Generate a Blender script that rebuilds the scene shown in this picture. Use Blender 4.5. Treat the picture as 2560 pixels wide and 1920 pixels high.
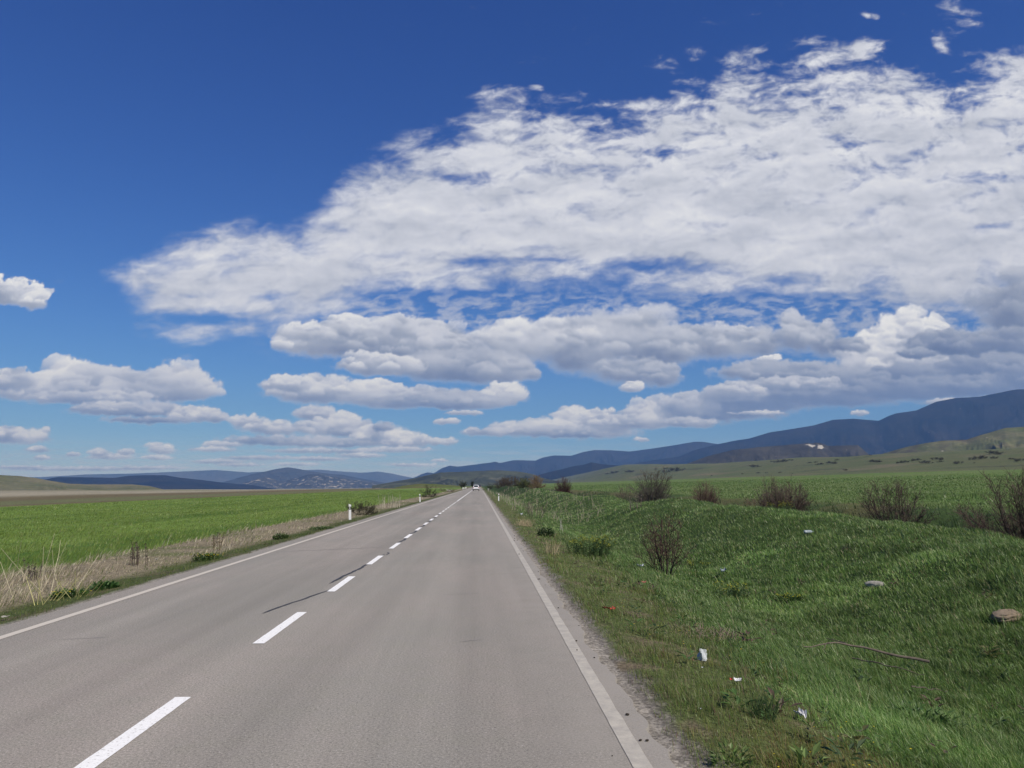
import bpy, math, random
import numpy as np
from mathutils import Vector, Matrix

# ---------------------------------------------------------------- camera, sky, sun, exposure
scene = bpy.context.scene
for o in list(bpy.data.objects):
    bpy.data.objects.remove(o, do_unlink=True)
COL = scene.collection

cam_data = bpy.data.cameras.new('camera')
cam = bpy.data.objects.new('camera', cam_data)
COL.objects.link(cam)
cam_data.sensor_fit = 'HORIZONTAL'; cam_data.sensor_width = 36.0
cam_data.lens = 36.0 * 1950 / 2560
cam_data.clip_start = 0.05; cam_data.clip_end = 300000.0
cam.location = (0, 0, 1.6)
cam.rotation_euler = (math.radians(90 + 7.39), 0, math.radians(-2.36))
scene.camera = cam

SUN_EL, SUN_AZ = math.radians(48), math.radians(138)     # azimuth clockwise from the road direction (+Y)
world = bpy.data.worlds.new('World'); scene.world = world
world.use_nodes = True
wn = world.node_tree.nodes; wl = world.node_tree.links
sky_tex = wn.new('ShaderNodeTexSky'); sky_tex.sky_type = 'NISHITA'
sky_tex.sun_disc = False; sky_tex.sun_elevation = SUN_EL; sky_tex.sun_rotation = SUN_AZ
sky_tex.altitude = 600; sky_tex.air_density = 1.0; sky_tex.dust_density = 0.3; sky_tex.ozone_density = 4.0
wn['Background'].inputs['Strength'].default_value = 0.10
# deepen the blue: each channel of the sky is raised to its own power, as a clear spring sky seen through a phone's colour response
sep = wn.new('ShaderNodeSeparateColor'); comb = wn.new('ShaderNodeCombineColor')
wl.new(sky_tex.outputs[0], sep.inputs[0])
for ch, (pw, k) in enumerate(((1.67, .72), (1.44, .78), (1.08, .93))):
    a_ = wn.new('ShaderNodeMath'); a_.operation = 'MULTIPLY'; a_.inputs[1].default_value = .10
    b_ = wn.new('ShaderNodeMath'); b_.operation = 'POWER'; b_.inputs[1].default_value = pw
    c_ = wn.new('ShaderNodeMath'); c_.operation = 'MULTIPLY'; c_.inputs[1].default_value = k / .10
    wl.new(sep.outputs[ch], a_.inputs[0]); wl.new(a_.outputs[0], b_.inputs[0]); wl.new(b_.outputs[0], c_.inputs[0])
    wl.new(c_.outputs[0], comb.inputs[ch])
wl.new(comb.outputs[0], wn['Background'].inputs['Color'])
world.cycles.sampling_method = 'MANUAL'; world.cycles.sample_map_resolution = 512

sun_data = bpy.data.lights.new('sun', 'SUN'); sun = bpy.data.objects.new('sun', sun_data); COL.objects.link(sun)
sun_data.energy = 5.0; sun_data.angle = math.radians(0.53); sun_data.color = (1.0, 0.93, 0.82)
sdir = Vector((math.sin(SUN_AZ) * math.cos(SUN_EL), math.cos(SUN_AZ) * math.cos(SUN_EL), math.sin(SUN_EL)))
sun.rotation_euler = sdir.to_track_quat('Z', 'Y').to_euler(); sun.location = (0, 0, 60)

vs = scene.view_settings
scene.display_settings.display_device = 'sRGB'
vs.view_transform = 'Standard'; vs.look = 'None'; vs.exposure = 0.06; vs.gamma = 1.0; vs.use_curve_mapping = False
cy = scene.cycles
cy.max_bounces = 6; cy.diffuse_bounces = 2; cy.glossy_bounces = 2; cy.transmission_bounces = 3
cy.transparent_max_bounces = 12; cy.volume_bounces = 0; cy.use_denoising = True
cy.caustics_reflective = False; cy.caustics_refractive = False; cy.sample_clamp_indirect = 4.0

# ---------------------------------------------------------------- helpers
def tag(o, label=None, cat=None, group=None, kind=None):
    if label: o['label'] = label
    if cat: o['category'] = cat
    if group: o['group'] = group
    if kind: o['kind'] = kind
    return o

def np_mesh(name, V, quads=None, tris=None, tint=None, floats=None, smooth=False):
    V = np.asarray(V, np.float32)
    me = bpy.data.meshes.new(name)
    q = np.zeros((0, 4), np.int32) if quads is None else np.asarray(quads, np.int32).reshape(-1, 4)
    t = np.zeros((0, 3), np.int32) if tris is None else np.asarray(tris, np.int32).reshape(-1, 3)
    me.vertices.add(len(V)); me.vertices.foreach_set('co', V.ravel())
    me.loops.add(q.size + t.size)
    me.loops.foreach_set('vertex_index', np.concatenate([q.ravel(), t.ravel()]))
    me.polygons.add(len(q) + len(t))
    st = np.concatenate([np.arange(len(q)) * 4, q.size + np.arange(len(t)) * 3]).astype(np.int32)
    me.polygons.foreach_set('loop_start', st)
    me.polygons.foreach_set('use_smooth', np.full(len(st), bool(smooth)))
    me.update(calc_edges=True)
    if tint is not None:
        a = me.attributes.new('tint', 'FLOAT_COLOR', 'POINT')
        c = np.ones((len(V), 4), np.float32); c[:, :3] = tint
        a.data.foreach_set('color', c.ravel())
    for k, arr in (floats or {}).items():
        a = me.attributes.new(k, 'FLOAT', 'POINT'); a.data.foreach_set('value', np.asarray(arr, np.float32).ravel())
    return me

def link(name, me, m=None, parent=None, loc=None):
    o = bpy.data.objects.new(name, me); COL.objects.link(o)
    if m is not None: me.materials.clear(); me.materials.append(m)
    if parent is not None: o.parent = parent
    if loc is not None: o.location = loc
    return o

def empty(name, loc, rz=0.0, label=None, cat=None, group=None):
    o = bpy.data.objects.new(name, None); COL.objects.link(o)
    o.empty_display_size = .2; o.location = loc; o.rotation_euler = (0, 0, rz)
    return tag(o, label, cat, group)

def copy_tree(o, parent=None):
    c = o.copy(); COL.objects.link(c)
    if parent is not None: c.parent = parent
    for ch in list(o.children): copy_tree(ch, c)
    return c

class MB:
    """collects tubes, boxes, leaves and loose faces for ONE mesh"""
    def __init__(s): s.V = []; s.Q = []; s.T = []; s.C = []; s.n = 0
    def add(s, V, Q=(), T=(), col=None):
        V = np.asarray(V, float); b = s.n
        s.V.append(V); s.n += len(V)
        if len(Q): s.Q.append(np.asarray(Q, int) + b)
        if len(T): s.T.append(np.asarray(T, int) + b)
        s.C.append(np.tile(np.asarray(col if col is not None else (1, 1, 1), float), (len(V), 1)) if np.ndim(col) < 2 else np.asarray(col))
    def tube(s, pts, rad, n=4, col=None, cap=True):
        pts = np.asarray(pts, float); m = len(pts); rad = np.broadcast_to(np.asarray(rad, float), (m,))
        d = np.gradient(pts, axis=0); d /= np.linalg.norm(d, axis=1)[:, None] + 1e-9
        ref = np.array([0.31, 0.2, 0.93]) if abs(d[0] @ np.array([0.31, 0.2, 0.93])) < .9 else np.array([1., 0, 0])
        a = np.cross(d, ref); a /= np.linalg.norm(a, axis=1)[:, None] + 1e-9
        b = np.cross(d, a)
        th = np.arange(n) * 2 * math.pi / n
        V = pts[:, None, :] + rad[:, None, None] * (np.cos(th)[None, :, None] * a[:, None, :] + np.sin(th)[None, :, None] * b[:, None, :])
        i = np.arange(m - 1)[:, None] * n; j = np.arange(n)[None, :]; k = (j + 1) % n
        Q = np.stack([i + j, i + k, i + n + k, i + n + j], -1).reshape(-1, 4)
        T = []
        if cap and n >= 3:
            T = [(0, x + 1, x) for x in range(1, n - 1)] + [((m - 1) * n, (m - 1) * n + x, (m - 1) * n + x + 1) for x in range(1, n - 1)]
        s.add(V.reshape(-1, 3), Q, T, col)
    def box(s, c, size, col=None, taper=1.0, shear=(0, 0)):
        x, y, z = np.asarray(size) / 2
        V = []
        for zz, k in ((-z, 1), (z, taper)):
            V += [(-x * k, -y * k, zz), (x * k, -y * k, zz), (x * k, y * k, zz), (-x * k, y * k, zz)]
        V = np.array(V); V[4:, 0] += shear[0]; V[4:, 1] += shear[1]
        s.add(V + np.asarray(c), [(3, 2, 1, 0), (4, 5, 6, 7), (0, 1, 5, 4), (1, 2, 6, 5), (2, 3, 7, 6), (3, 0, 4, 7)], (), col)
    def leaf(s, p, d, up, L, W, col=None):
        p = np.asarray(p, float); d = np.asarray(d, float); d = d / (np.linalg.norm(d) + 1e-9)
        w = np.cross(d, up); w = w / (np.linalg.norm(w) + 1e-9)
        nrm = np.cross(w, d)
        s.add([p, p + d * L * .5 + w * W * .5 + nrm * L * .06, p + d * L - nrm * L * .08, p + d * L * .5 - w * W * .5 + nrm * L * .06], [(0, 1, 2, 3)], (), col)
    def mesh(s, name, smooth=False):
        return np_mesh(name, np.concatenate(s.V), np.concatenate(s.Q) if s.Q else None, np.concatenate(s.T) if s.T else None, np.concatenate(s.C), None, smooth)
    def build(s, name, m, parent=None, loc=None, smooth=False):
        return link(name, s.mesh(name, smooth), m, parent, loc)

# ---------------------------------------------------------------- materials
def nodes(name):
    m = bpy.data.materials.new(name); m.use_nodes = True
    return m, m.node_tree.nodes, m.node_tree.links, m.node_tree.nodes['Principled BSDF']

def N(nd, typ, **kw):
    n = nd.new(typ)
    for k, v_ in kw.items(): setattr(n, k, v_)
    return n

def noise(nd, ln, scale, detail=4, rough=.55, vec=None, stretch=None):
    t = nd.new('ShaderNodeTexNoise'); t.inputs['Scale'].default_value = scale
    t.inputs['Detail'].default_value = detail; t.inputs['Roughness'].default_value = rough
    tc = nd.new('ShaderNodeTexCoord')
    if stretch is not None:
        mp = nd.new('ShaderNodeMapping'); mp.inputs['Scale'].default_value = stretch
        ln.new(tc.outputs['Object'], mp.inputs['Vector']); ln.new(mp.outputs[0], t.inputs['Vector'])
    else:
        ln.new(tc.outputs['Object'], t.inputs['Vector'])
    return t.outputs['Fac']

def rng_map(nd, ln, fac, a, b, lo, hi):
    r = nd.new('ShaderNodeMapRange'); r.inputs[1].default_value = a; r.inputs[2].default_value = b
    r.inputs[3].default_value = lo; r.inputs[4].default_value = hi
    ln.new(fac, r.inputs[0]); return r.outputs[0]

def mul_col(nd, ln, col, fac):
    v = nd.new('ShaderNodeVectorMath'); v.operation = 'SCALE'
    ln.new(col, v.inputs[0]); ln.new(fac, v.inputs['Scale']); return v.outputs[0]

def mix_col(nd, ln, fac, a, b):
    x = nd.new('ShaderNodeMix'); x.data_type = 'RGBA'
    for sock, val in ((x.inputs['Factor'], fac), (x.inputs['A'], a), (x.inputs['B'], b)):
        if isinstance(val, (int, float)): sock.default_value = val
        elif isinstance(val, tuple): sock.default_value = (*val, 1)
        else: ln.new(val, sock)
    return x.outputs['Result']

def bump(nd, ln, bs, h, strength, dist):
    b = nd.new('ShaderNodeBump'); b.inputs['Strength'].default_value = strength; b.inputs['Distance'].default_value = dist
    ln.new(h, b.inputs['Height']); ln.new(b.outputs[0], bs.inputs['Normal'])

def mat_plain(name, col, rough=.6, var=.25, scale=6, metal=0.0, coat=0.0):
    m, nd, ln, bs = nodes(name)
    rgb = N(nd, 'ShaderNodeRGB'); rgb.outputs[0].default_value = (*col, 1)
    f = rng_map(nd, ln, noise(nd, ln, scale), .25, .75, 1 - var, 1 + var)
    ln.new(mul_col(nd, ln, rgb.outputs[0], f), bs.inputs['Base Color'])
    bs.inputs['Roughness'].default_value = rough; bs.inputs['Metallic'].default_value = metal
    bs.inputs['Coat Weight'].default_value = coat
    return m

def mat_tint(name, rough=.6, trans=0.0, var=.2, scale=3.0, spec=.3):
    """colour from the 'tint' attribute of the mesh, broken up by noise; optional light through the blade"""
    m, nd, ln, bs = nodes(name)
    at = N(nd, 'ShaderNodeAttribute', attribute_name='tint')
    f = rng_map(nd, ln, noise(nd, ln, scale), .25, .75, 1 - var, 1 + var)
    c = mul_col(nd, ln, at.outputs['Color'], f)
    ln.new(c, bs.inputs['Base Color']); bs.inputs['Roughness'].default_value = rough
    bs.inputs['Specular IOR Level'].default_value = spec
    if trans > 0:
        tr = N(nd, 'ShaderNodeBsdfTranslucent'); ln.new(c, tr.inputs['Color'])
        mx = N(nd, 'ShaderNodeMixShader'); mx.inputs[0].default_value = trans
        ln.new(bs.outputs[0], mx.inputs[1]); ln.new(tr.outputs[0], mx.inputs[2])
        ln.new(mx.outputs[0], nd['Material Output'].inputs['Surface'])
    return m

# ---------------------------------------------------------------- far outlines in degrees (azimuth, elevation) and cloud outlines in milliradian-like units (tangents x 1000) about the road axis
RIDGES = {
 'L0': [(-34.65, 0.532), (-28.64, 0.496), (-26.06, 0.687), (-23.47, 0.756), (-21.11, 0.876), (-18.31, 1.030), (-16.28, 0.878), (-14.11, 0.972), (-11.48, 1.097), (-10.56, 1.016), (-8.49, 0.881), (-7.33, 0.971), (-6.33, 0.830), (-5.24, 0.602), (-4.03, 0.374), (-2.29, 0.173), (0.03, -0.029)],
 'L1': [(-29.47, 0.172), (-28.20, 0.399), (-27.69, 0.501), (-26.58, 0.506), (-24.44, 0.478), (-23.63, 0.611), (-22.89, 0.654), (-21.49, 0.662), (-20.53, 0.493), (-19.17, 0.350), (-17.76, 0.163), (-15.93, 0.000), (-14.33, -0.249)],
 'L1b': [(-19.28, -0.027), (-17.76, 0.217), (-15.96, 0.756), (-14.54, 1.081), (-13.61, 1.254), (-13.06, 1.173), (-11.99, 0.982), (-10.94, 0.828), (-9.72, 0.722), (-8.73, 0.511), (-7.57, 0.313), (-6.95, 0.200), (-5.75, 0.029), (-4.02, -0.144)],
 'L1c': [(-16.98, -0.027), (-16.36, 0.219), (-15.66, 0.440), (-14.93, 0.580), (-14.36, 0.360), (-13.95, 0.278), (-13.01, 0.474), (-12.21, 0.756), (-11.38, 0.787), (-10.55, 0.621), (-9.63, 0.481), (-8.73, 0.341), (-7.57, 0.199), (-6.60, 0.057), (-5.46, -0.143)],
 'L2': [(-6.31, -0.086), (-5.47, 0.315), (-4.61, 0.603), (-4.18, 0.805), (-3.78, 0.921), (-3.32, 0.864), (-2.77, 1.212), (-2.19, 1.416), (-1.58, 1.344), (-0.47, 1.476), (0.25, 1.579), (0.72, 1.623), (1.13, 1.711), (1.45, 1.606), (2.48, 1.810), (3.12, 1.810), (4.06, 1.780), (4.61, 2.009), (5.44, 2.156), (6.65, 2.124), (7.56, 2.400), (8.32, 2.533), (9.53, 2.521), (10.59, 2.443), (10.88, 2.412), (12.82, 2.657), (14.02, 2.835), (15.51, 3.072), (16.09, 3.064), (17.24, 2.865), (18.62, 2.594), (21.25, 1.729)],
 'L3': [(8.75, 0.661), (10.49, 1.291), (11.46, 1.603), (12.97, 1.825), (14.47, 2.043), (15.49, 2.475), (16.94, 2.841), (18.23, 3.105), (19.24, 3.240), (20.64, 3.648), (22.04, 3.839), (23.54, 4.058), (24.76, 4.406), (26.06, 4.437), (27.59, 4.245), (28.11, 4.502), (28.63, 4.691), (29.87, 4.840), (30.99, 5.333), (32.07, 5.523), (33.46, 5.536), (34.59, 5.731), (35.48, 5.870), (36.65, 5.825), (40.55, 6.055), (45.62, 5.397), (51.23, 4.099)],
 'L3c': [(3.23, 0.231), (4.52, 0.810), (5.89, 1.128), (6.94, 1.387), (7.55, 1.472), (8.16, 1.644), (8.91, 1.509), (10.40, 1.377), (12.76, 1.083), (14.43, 0.651)],
 'L4': [(14.17, 1.163), (14.88, 1.500), (16.42, 2.055), (18.07, 2.446), (19.91, 2.643), (21.71, 2.759), (22.80, 2.833), (23.09, 2.882), (23.37, 2.822), (23.63, 2.899), (24.03, 2.810), (24.40, 2.640), (26.24, 2.674), (26.73, 2.169), (27.51, 1.391)],
 'L5': [(26.31, 1.670), (27.98, 2.147), (29.11, 2.476), (30.35, 2.721), (31.18, 2.828), (32.58, 2.865), (33.32, 3.120), (33.87, 3.277), (34.67, 3.521), (35.67, 3.555), (37.49, 3.599), (42.11, 3.204), (46.91, 2.552)],
 'L7': [(-7.73, -0.028), (-6.94, 0.114), (-5.69, 0.344), (-4.59, 0.517), (-3.86, 0.702), (-2.77, 0.923), (-1.02, 0.983), (0.81, 1.071), (1.54, 1.072), (2.77, 0.999), (3.88, 0.796), (4.33, 0.607), (4.98, 0.433), (6.43, 0.144)],
 'L8': [(-7.44, -0.370), (-6.40, -0.257), (-5.57, -0.043), (-4.31, 0.115), (-3.31, 0.086), (-2.41, 0.029), (-1.31, -0.058), (-0.26, -0.144)],
 'L9': [(-42.96, 1.285), (-36.49, 0.857), (-32.75, 0.687), (-30.75, 0.618), (-29.71, 0.564), (-28.85, 0.445), (-28.02, 0.274), (-27.07, 0.101), (-26.02, 0.051), (-24.25, 0.052), (-23.43, 0.052), (-22.40, -0.052), (-21.49, -0.290)],
}
SHEET = [(-480, 274), (-443, 293), (-414, 315), (-374, 330), (-338, 338), (-291, 341), (-243, 344), (-213, 368), (-196, 388), (-178, 411), (-148, 430), (-112, 460), (-87, 471), (-50, 478), (-25, 501), (-0, 532), (37, 526), (56, 520), (132, 518), (183, 506), (228, 523), (260, 558), (312, 542), (352, 591), (417, 578), (464, 617), (544, 619), (573, 568), (652, 563), (701, 592), (783, 615), (911, 675), (1096, 608), (1051, 256), (750, 240), (659, 220), (564, 220), (533, 235), (495, 233), (433, 240), (345, 231), (271, 245), (191, 253), (92, 258), (13, 246), (-47, 248), (-131, 239), (-179, 213), (-238, 200), (-308, 188), (-366, 178), (-437, 196), (-456, 232)]
HOLES = [(-53, 245, 95, 9, 0.70), (38, 243, 89, 8, 0.80), (182, 449, 89, 9, 0.55), (-18, 407, 42, 12, 0.60), (87, 444, 36, 8, 0.40), (7, 293, 77, 8, 0.50), (235, 289, 65, 11, 0.70), (409, 275, 24, 8, 0.30), (-362, 211, 71, 8, 0.80), (-381, 242, 36, 6, 0.35), (-286, 240, 30, 6, 0.30), (407, 234, 77, 12, 0.90), (520, 235, 53, 9, 0.90), (571, 328, 24, 6, 0.20), (701, 350, 53, 7, 0.40), (358, 249, 71, 6, 0.50), (99, 297, 47, 5, 0.40), (-25, 462, 71, 18, 0.35), (324, 525, 71, 24, 0.35), (460, 528, 24, 36, 0.40), (-99, 422, 47, 18, 0.25)]
WISPS = [(50, 237, 77, 7, 0.62), (160, 241, 53, 7, 0.60), (-17, 236, 65, 5, 0.55), (252, 228, 42, 9, 0.60), (320, 233, 36, 8, 0.60), (394, 224, 30, 8, 0.60), (488, 219, 36, 9, 0.62), (570, 213, 42, 8, 0.60), (129, 227, 30, 6, 0.50), (-95, 235, 42, 5, 0.50), (673, 240, 30, 12, 0.60), (385, 598, 24, 7, 0.60), (344, 543, 24, 8, 0.60), (599, 659, 9, 5, 0.50), (726, 656, 18, 12, 0.60), (686, 658, 36, 18, 0.90), (643, 615, 17, 15, 0.80), (749, 607, 27, 13, 0.90), (546, 656, 19, 6, 0.90), (426, 641, 24, 8, 0.35), (75, 538, 21, 5, 0.70), (22, 526, 24, 8, 0.80), (-38, 501, 18, 8, 0.60), (-546, 260, 18, 7, 0.55), (-377, 163, 27, 8, 0.60), (-412, 178, 36, 8, 0.50), (92, 209, 71, 8, 0.45), (19, 233, 53, 6, 0.50), (-83, 229, 59, 6, 0.55), (-191, 237, 36, 6, 0.50), (-267, 206, 47, 7, 0.50), (344, 218, 47, 9, 0.50), (444, 219, 36, 12, 0.60), (621, 220, 42, 12, 0.80), (25, 246, 36, 5, 0.60), (190, 216, 36, 8, 0.40), (294, 596, 24, 7, 0.50), (543, 609, 30, 18, 0.90), (529, 588, 36, 15, 0.90), (813, 644, 47, 24, 0.80)]
# cumulus lumps: centre s, t, half width, height above and below, darkness of the lump, depth layer
CUMULUS = [
 (177, 188.4, 89, 47.5, 35.6, 0.45, 0), (128, 166.6, 53, 41.5, 29.7, 0.45, 0), (300, 183.2, 80, 29.7, 22.6, 0.45, 0), (232, 173.4, 65, 38.6, 26.7, 0.45, 0),
 (201, 145.6, 65, 23.7, 20.8, 0.55, 0), (104, 187.8, 42, 32.6, 35.6, 0.30, 0), (50, 190.5, 65, 26.7, 41.5, 0.25, 0), (368, 186.8, 36, 23.7, 23.7, 0.50, 0),
 (418, 193.4, 30, 35.6, 23.7, 0.45, 0), (455, 187.4, 24, 29.7, 23.7, 0.45, 0), (344, 199.0, 30, 11.9, 10.7, 0.40, 0), (729, 221.1, 65, 65.3, 59.3, 0.62, 0),
 (668, 176.5, 71, 35.6, 29.7, 0.55, 0), (806, 215.4, 83, 83.1, 65.3, 0.65, 0), (562, 200.8, 47, 32.6, 35.6, 0.00, 0), (533, 184.9, 36, 26.7, 29.7, 0.05, 0),
 (601, 204.2, 30, 20.8, 23.7, 0.05, 0), (516, 156.8, 53, 29.7, 23.7, 0.15, 0), (585, 163.4, 47, 23.7, 23.7, 0.20, 0), (382, 164.6, 15, 7.1, 5.3, 0.00, 1),
 (486, 181.4, 30, 14.8, 10.7, 0.60, 1), (631, 182.5, 77, 22.6, 14.2, 0.75, 1), (719, 183.1, 71, 29.7, 20.2, 0.75, 1), (579, 172.7, 30, 8.3, 7.1, 0.70, 1),
 (403, 143.8, 101, 20.2, 15.4, 0.60, 1), (496, 138.1, 95, 17.8, 14.2, 0.62, 1), (590, 141.7, 89, 20.2, 16.6, 0.70, 1), (691, 151.7, 89, 23.7, 20.2, 0.72, 1),
 (800, 158.6, 77, 29.7, 26.1, 0.72, 1), (-201, 179.4, 68, 32.6, 19.0, 0.25, 1), (-232, 197.4, 24, 13.1, 17.8, 0.20, 1), (-167, 207.1, 30, 13.1, 23.7, 0.22, 1),
 (-88, 180.3, 77, 39.2, 35.6, 0.35, 1), (-106, 171.0, 71, 32.6, 24.9, 0.50, 1), (-47, 177.5, 53, 26.7, 23.7, 0.40, 1), (-22, 147.3, 98, 32.6, 20.2, 0.55, 1),
 (-130, 149.7, 59, 20.2, 11.9, 0.20, 1), (32, 141.6, 45, 23.7, 14.2, 0.50, 1), (237, 139.7, 27, 22.6, 17.8, 0.50, 1), (197, 126.1, 15, 8.3, 7.1, 0.15, 1),
 (-211, 116.3, 68, 26.1, 15.4, 0.20, 2), (-247, 126.8, 36, 13.1, 10.7, 0.20, 2), (-141, 115.4, 47, 20.2, 16.6, 0.05, 2), (-99, 107.2, 71, 20.2, 11.9, 0.30, 2),
 (-28, 106.4, 77, 17.8, 10.7, 0.45, 2), (32, 112.6, 32, 19.0, 11.9, 0.15, 2), (-52, 105.1, 107, 11.9, 9.5, 0.50, 2), (-518, 121.9, 42, 39.2, 20.2, 0.00, 2),
 (-546, 114.7, 71, 29.7, 14.2, 0.10, 2), (-593, 129.1, 36, 19.0, 14.2, 0.25, 2), (-466, 115.0, 65, 35.6, 13.1, 0.30, 2), (-392, 118.4, 36, 36.8, 15.4, 0.30, 2),
 (-368, 115.5, 42, 29.7, 10.7, 0.25, 2), (-414, 110.6, 77, 23.7, 8.3, 0.40, 2), (-489, 107.9, 83, 11.9, 8.3, 0.30, 2), (-436, 91.6, 89, 14.2, 7.1, 0.40, 2),
 (-471, 94.4, 53, 10.7, 5.9, 0.30, 2), (-361, 86.1, 37, 16.0, 8.3, 0.05, 2), (-332, 83.8, 18, 7.1, 5.9, 0.20, 2), (-413, 81.2, 71, 5.9, 5.3, 0.50, 2),
 (-573, 57.4, 43, 16.6, 8.3, 0.10, 2), (-593, 59.1, 30, 15.4, 7.7, 0.10, 2), (-552, 43.6, 19, 5.9, 4.2, 0.20, 2), (-596, 239.6, 38, 24.9, 15.4, 0.15, 2),
 (-573, 233.7, 24, 15.4, 10.7, 0.20, 2), (-614, 248.5, 24, 17.8, 15.4, 0.15, 2), (121, 84.8, 31, 17.8, 17.8, 0.00, 2), (151, 84.9, 30, 15.4, 15.4, 0.05, 2),
 (91, 72.7, 42, 14.2, 10.7, 0.12, 2), (44, 69.6, 42, 13.1, 8.3, 0.25, 2), (121, 65.1, 95, 10.7, 7.1, 0.45, 2), (175, 76.0, 36, 14.8, 11.9, 0.15, 2),
 (8, 66.6, 36, 8.3, 5.9, 0.30, 2), (-43, 80.1, 18, 5.3, 4.2, 0.10, 2), (-19, 92.1, 27, 4.7, 4.2, 0.15, 2), (224, 91.2, 42, 20.2, 15.4, 0.12, 2),
 (205, 79.1, 53, 14.2, 10.7, 0.20, 2), (267, 100.4, 42, 21.4, 17.8, 0.25, 2), (303, 91.5, 71, 26.1, 15.4, 0.40, 2), (352, 100.7, 71, 28.5, 19.0, 0.50, 2),
 (266, 79.3, 53, 9.5, 7.1, 0.35, 2), (377, 111.8, 95, 23.7, 20.2, 0.60, 2), (464, 114.6, 107, 20.2, 16.6, 0.70, 2), (564, 123.1, 113, 20.2, 15.4, 0.75, 2),
 (664, 127.9, 89, 21.4, 15.4, 0.75, 2), (767, 139.6, 89, 26.1, 20.2, 0.75, 2), (415, 128.5, 71, 14.2, 9.5, 0.40, 2), (334, 118.9, 47, 15.4, 11.9, 0.30, 2),
 (208, 58.1, 11, 4.7, 3.6, 0.10, 2), (499, 93.4, 13, 4.7, 4.2, 0.20, 2), (364, 92.9, 42, 3.6, 3.0, 0.10, 2), (644, 108.1, 71, 5.9, 5.3, 0.25, 2),
 (701, 113.3, 47, 5.3, 5.3, 0.30, 2), (-291, 77.5, 27, 13.1, 8.3, 0.10, 3), (-262, 68.7, 42, 13.1, 7.1, 0.15, 3), (-210, 87.8, 30, 15.4, 9.5, 0.20, 3),
 (-172, 77.9, 24, 16.6, 10.7, 0.00, 3), (-186, 69.0, 53, 15.4, 9.5, 0.20, 3), (-157, 66.1, 42, 15.4, 8.3, 0.40, 3), (-122, 57.4, 42, 20.2, 8.3, 0.10, 3),
 (-92, 52.7, 36, 16.6, 7.7, 0.05, 3), (-51, 54.6, 27, 5.9, 4.7, 0.15, 3), (-122, 72.1, 18, 8.3, 5.9, 0.40, 3), (-256, 54.1, 83, 10.7, 5.9, 0.40, 3),
 (-186, 51.3, 89, 9.5, 5.3, 0.45, 3), (-104, 44.5, 53, 5.3, 4.2, 0.20, 3), (-325, 49.9, 30, 5.9, 4.2, 0.20, 3), (-336, 44.0, 36, 4.2, 3.0, 0.20, 3),
 (-197, 42.5, 89, 4.7, 3.6, 0.35, 3), (-150, 36.8, 36, 4.7, 3.6, 0.20, 3), (-203, 32.6, 42, 4.2, 3.0, 0.25, 3), (-399, 42.2, 20, 11.9, 5.3, 0.05, 3),
 (-404, 33.5, 24, 4.7, 3.0, 0.15, 3), (-461, 34.5, 33, 5.9, 4.2, 0.15, 3), (-476, 39.1, 15, 8.3, 4.7, 0.15, 3), (-442, 40.4, 13, 7.1, 4.7, 0.15, 3),
 (-546, 33.3, 13, 4.7, 3.0, 0.15, 3), (-507, 37.4, 11, 4.7, 3.0, 0.20, 3), (-329, 28.9, 42, 4.2, 3.0, 0.25, 3), (-278, 33.6, 53, 4.2, 3.0, 0.30, 3),
 (-231, 25.6, 36, 3.6, 2.4, 0.20, 3), (-301, 24.9, 36, 3.0, 2.4, 0.30, 3), (-86, 25.1, 36, 3.0, 2.4, 0.25, 3), (-51, 31.0, 12, 3.0, 2.4, 0.20, 3),
 (-505, 19.5, 107, 4.2, 3.0, 0.35, 3), (-409, 20.8, 53, 3.6, 2.4, 0.35, 3), (-573, 21.8, 36, 3.0, 2.4, 0.30, 3),
]
FAR_SHRUBS = [(625, 3830, 20.9), (640, 3691, 34.3), (621, 3214, 35.2), (674, 2986, 11.5), (622, 2488, 48.3), (699, 2922, 16.2), (690, 1940, 22.2), (722, 2058, 9.4), (781, 1996, 26.5), (826, 2184, 8.8), (685, 1501, 17.8), (777, 1676, 8.0), (532, 1370, 4.7), (554, 1540, 7.0), (538, 1453, 4.2), (513, 1719, 3.9), (544, 1605, 4.1), (505, 1248, 2.2), (534, 1126, 5.4), (681, 1542, 11.8), (738, 1693, 7.0), (654, 1272, 16.9), (638, 1153, 10.6), (633, 1157, 7.8), (602, 1034, 12.9), (661, 1106, 13.9), (625, 1039, 5.9), (587, 939, 8.9), (734, 1090, 15.6), (722, 1064, 9.0), (633, 967, 15.5), (636, 943, 7.3), (617, 885, 5.8), (589, 911, 2.3), (669, 1175, 10.9), (852, 1675, 5.1), (822, 2041, 11.8), (725, 1696, 7.9), (600, 848, 8.4)]
VILLAGE = [(-355, 2333), (-339, 2336), (-353, 2515), (-454, 2438), (-411, 2324), (-421, 2566), (-292, 2281), (-458, 2315)]
# ---------------------------------------------------------------- noise and terrain
def _hash(ix, iy, seed):
    h = (ix.astype(np.int64) * 374761393 + iy.astype(np.int64) * 668265263 + seed * 982451653) & 0xffffffff
    h = ((h ^ (h >> 13)) * 1274126177) & 0xffffffff
    return (h ^ (h >> 16)) & 0xffffffff

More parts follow.
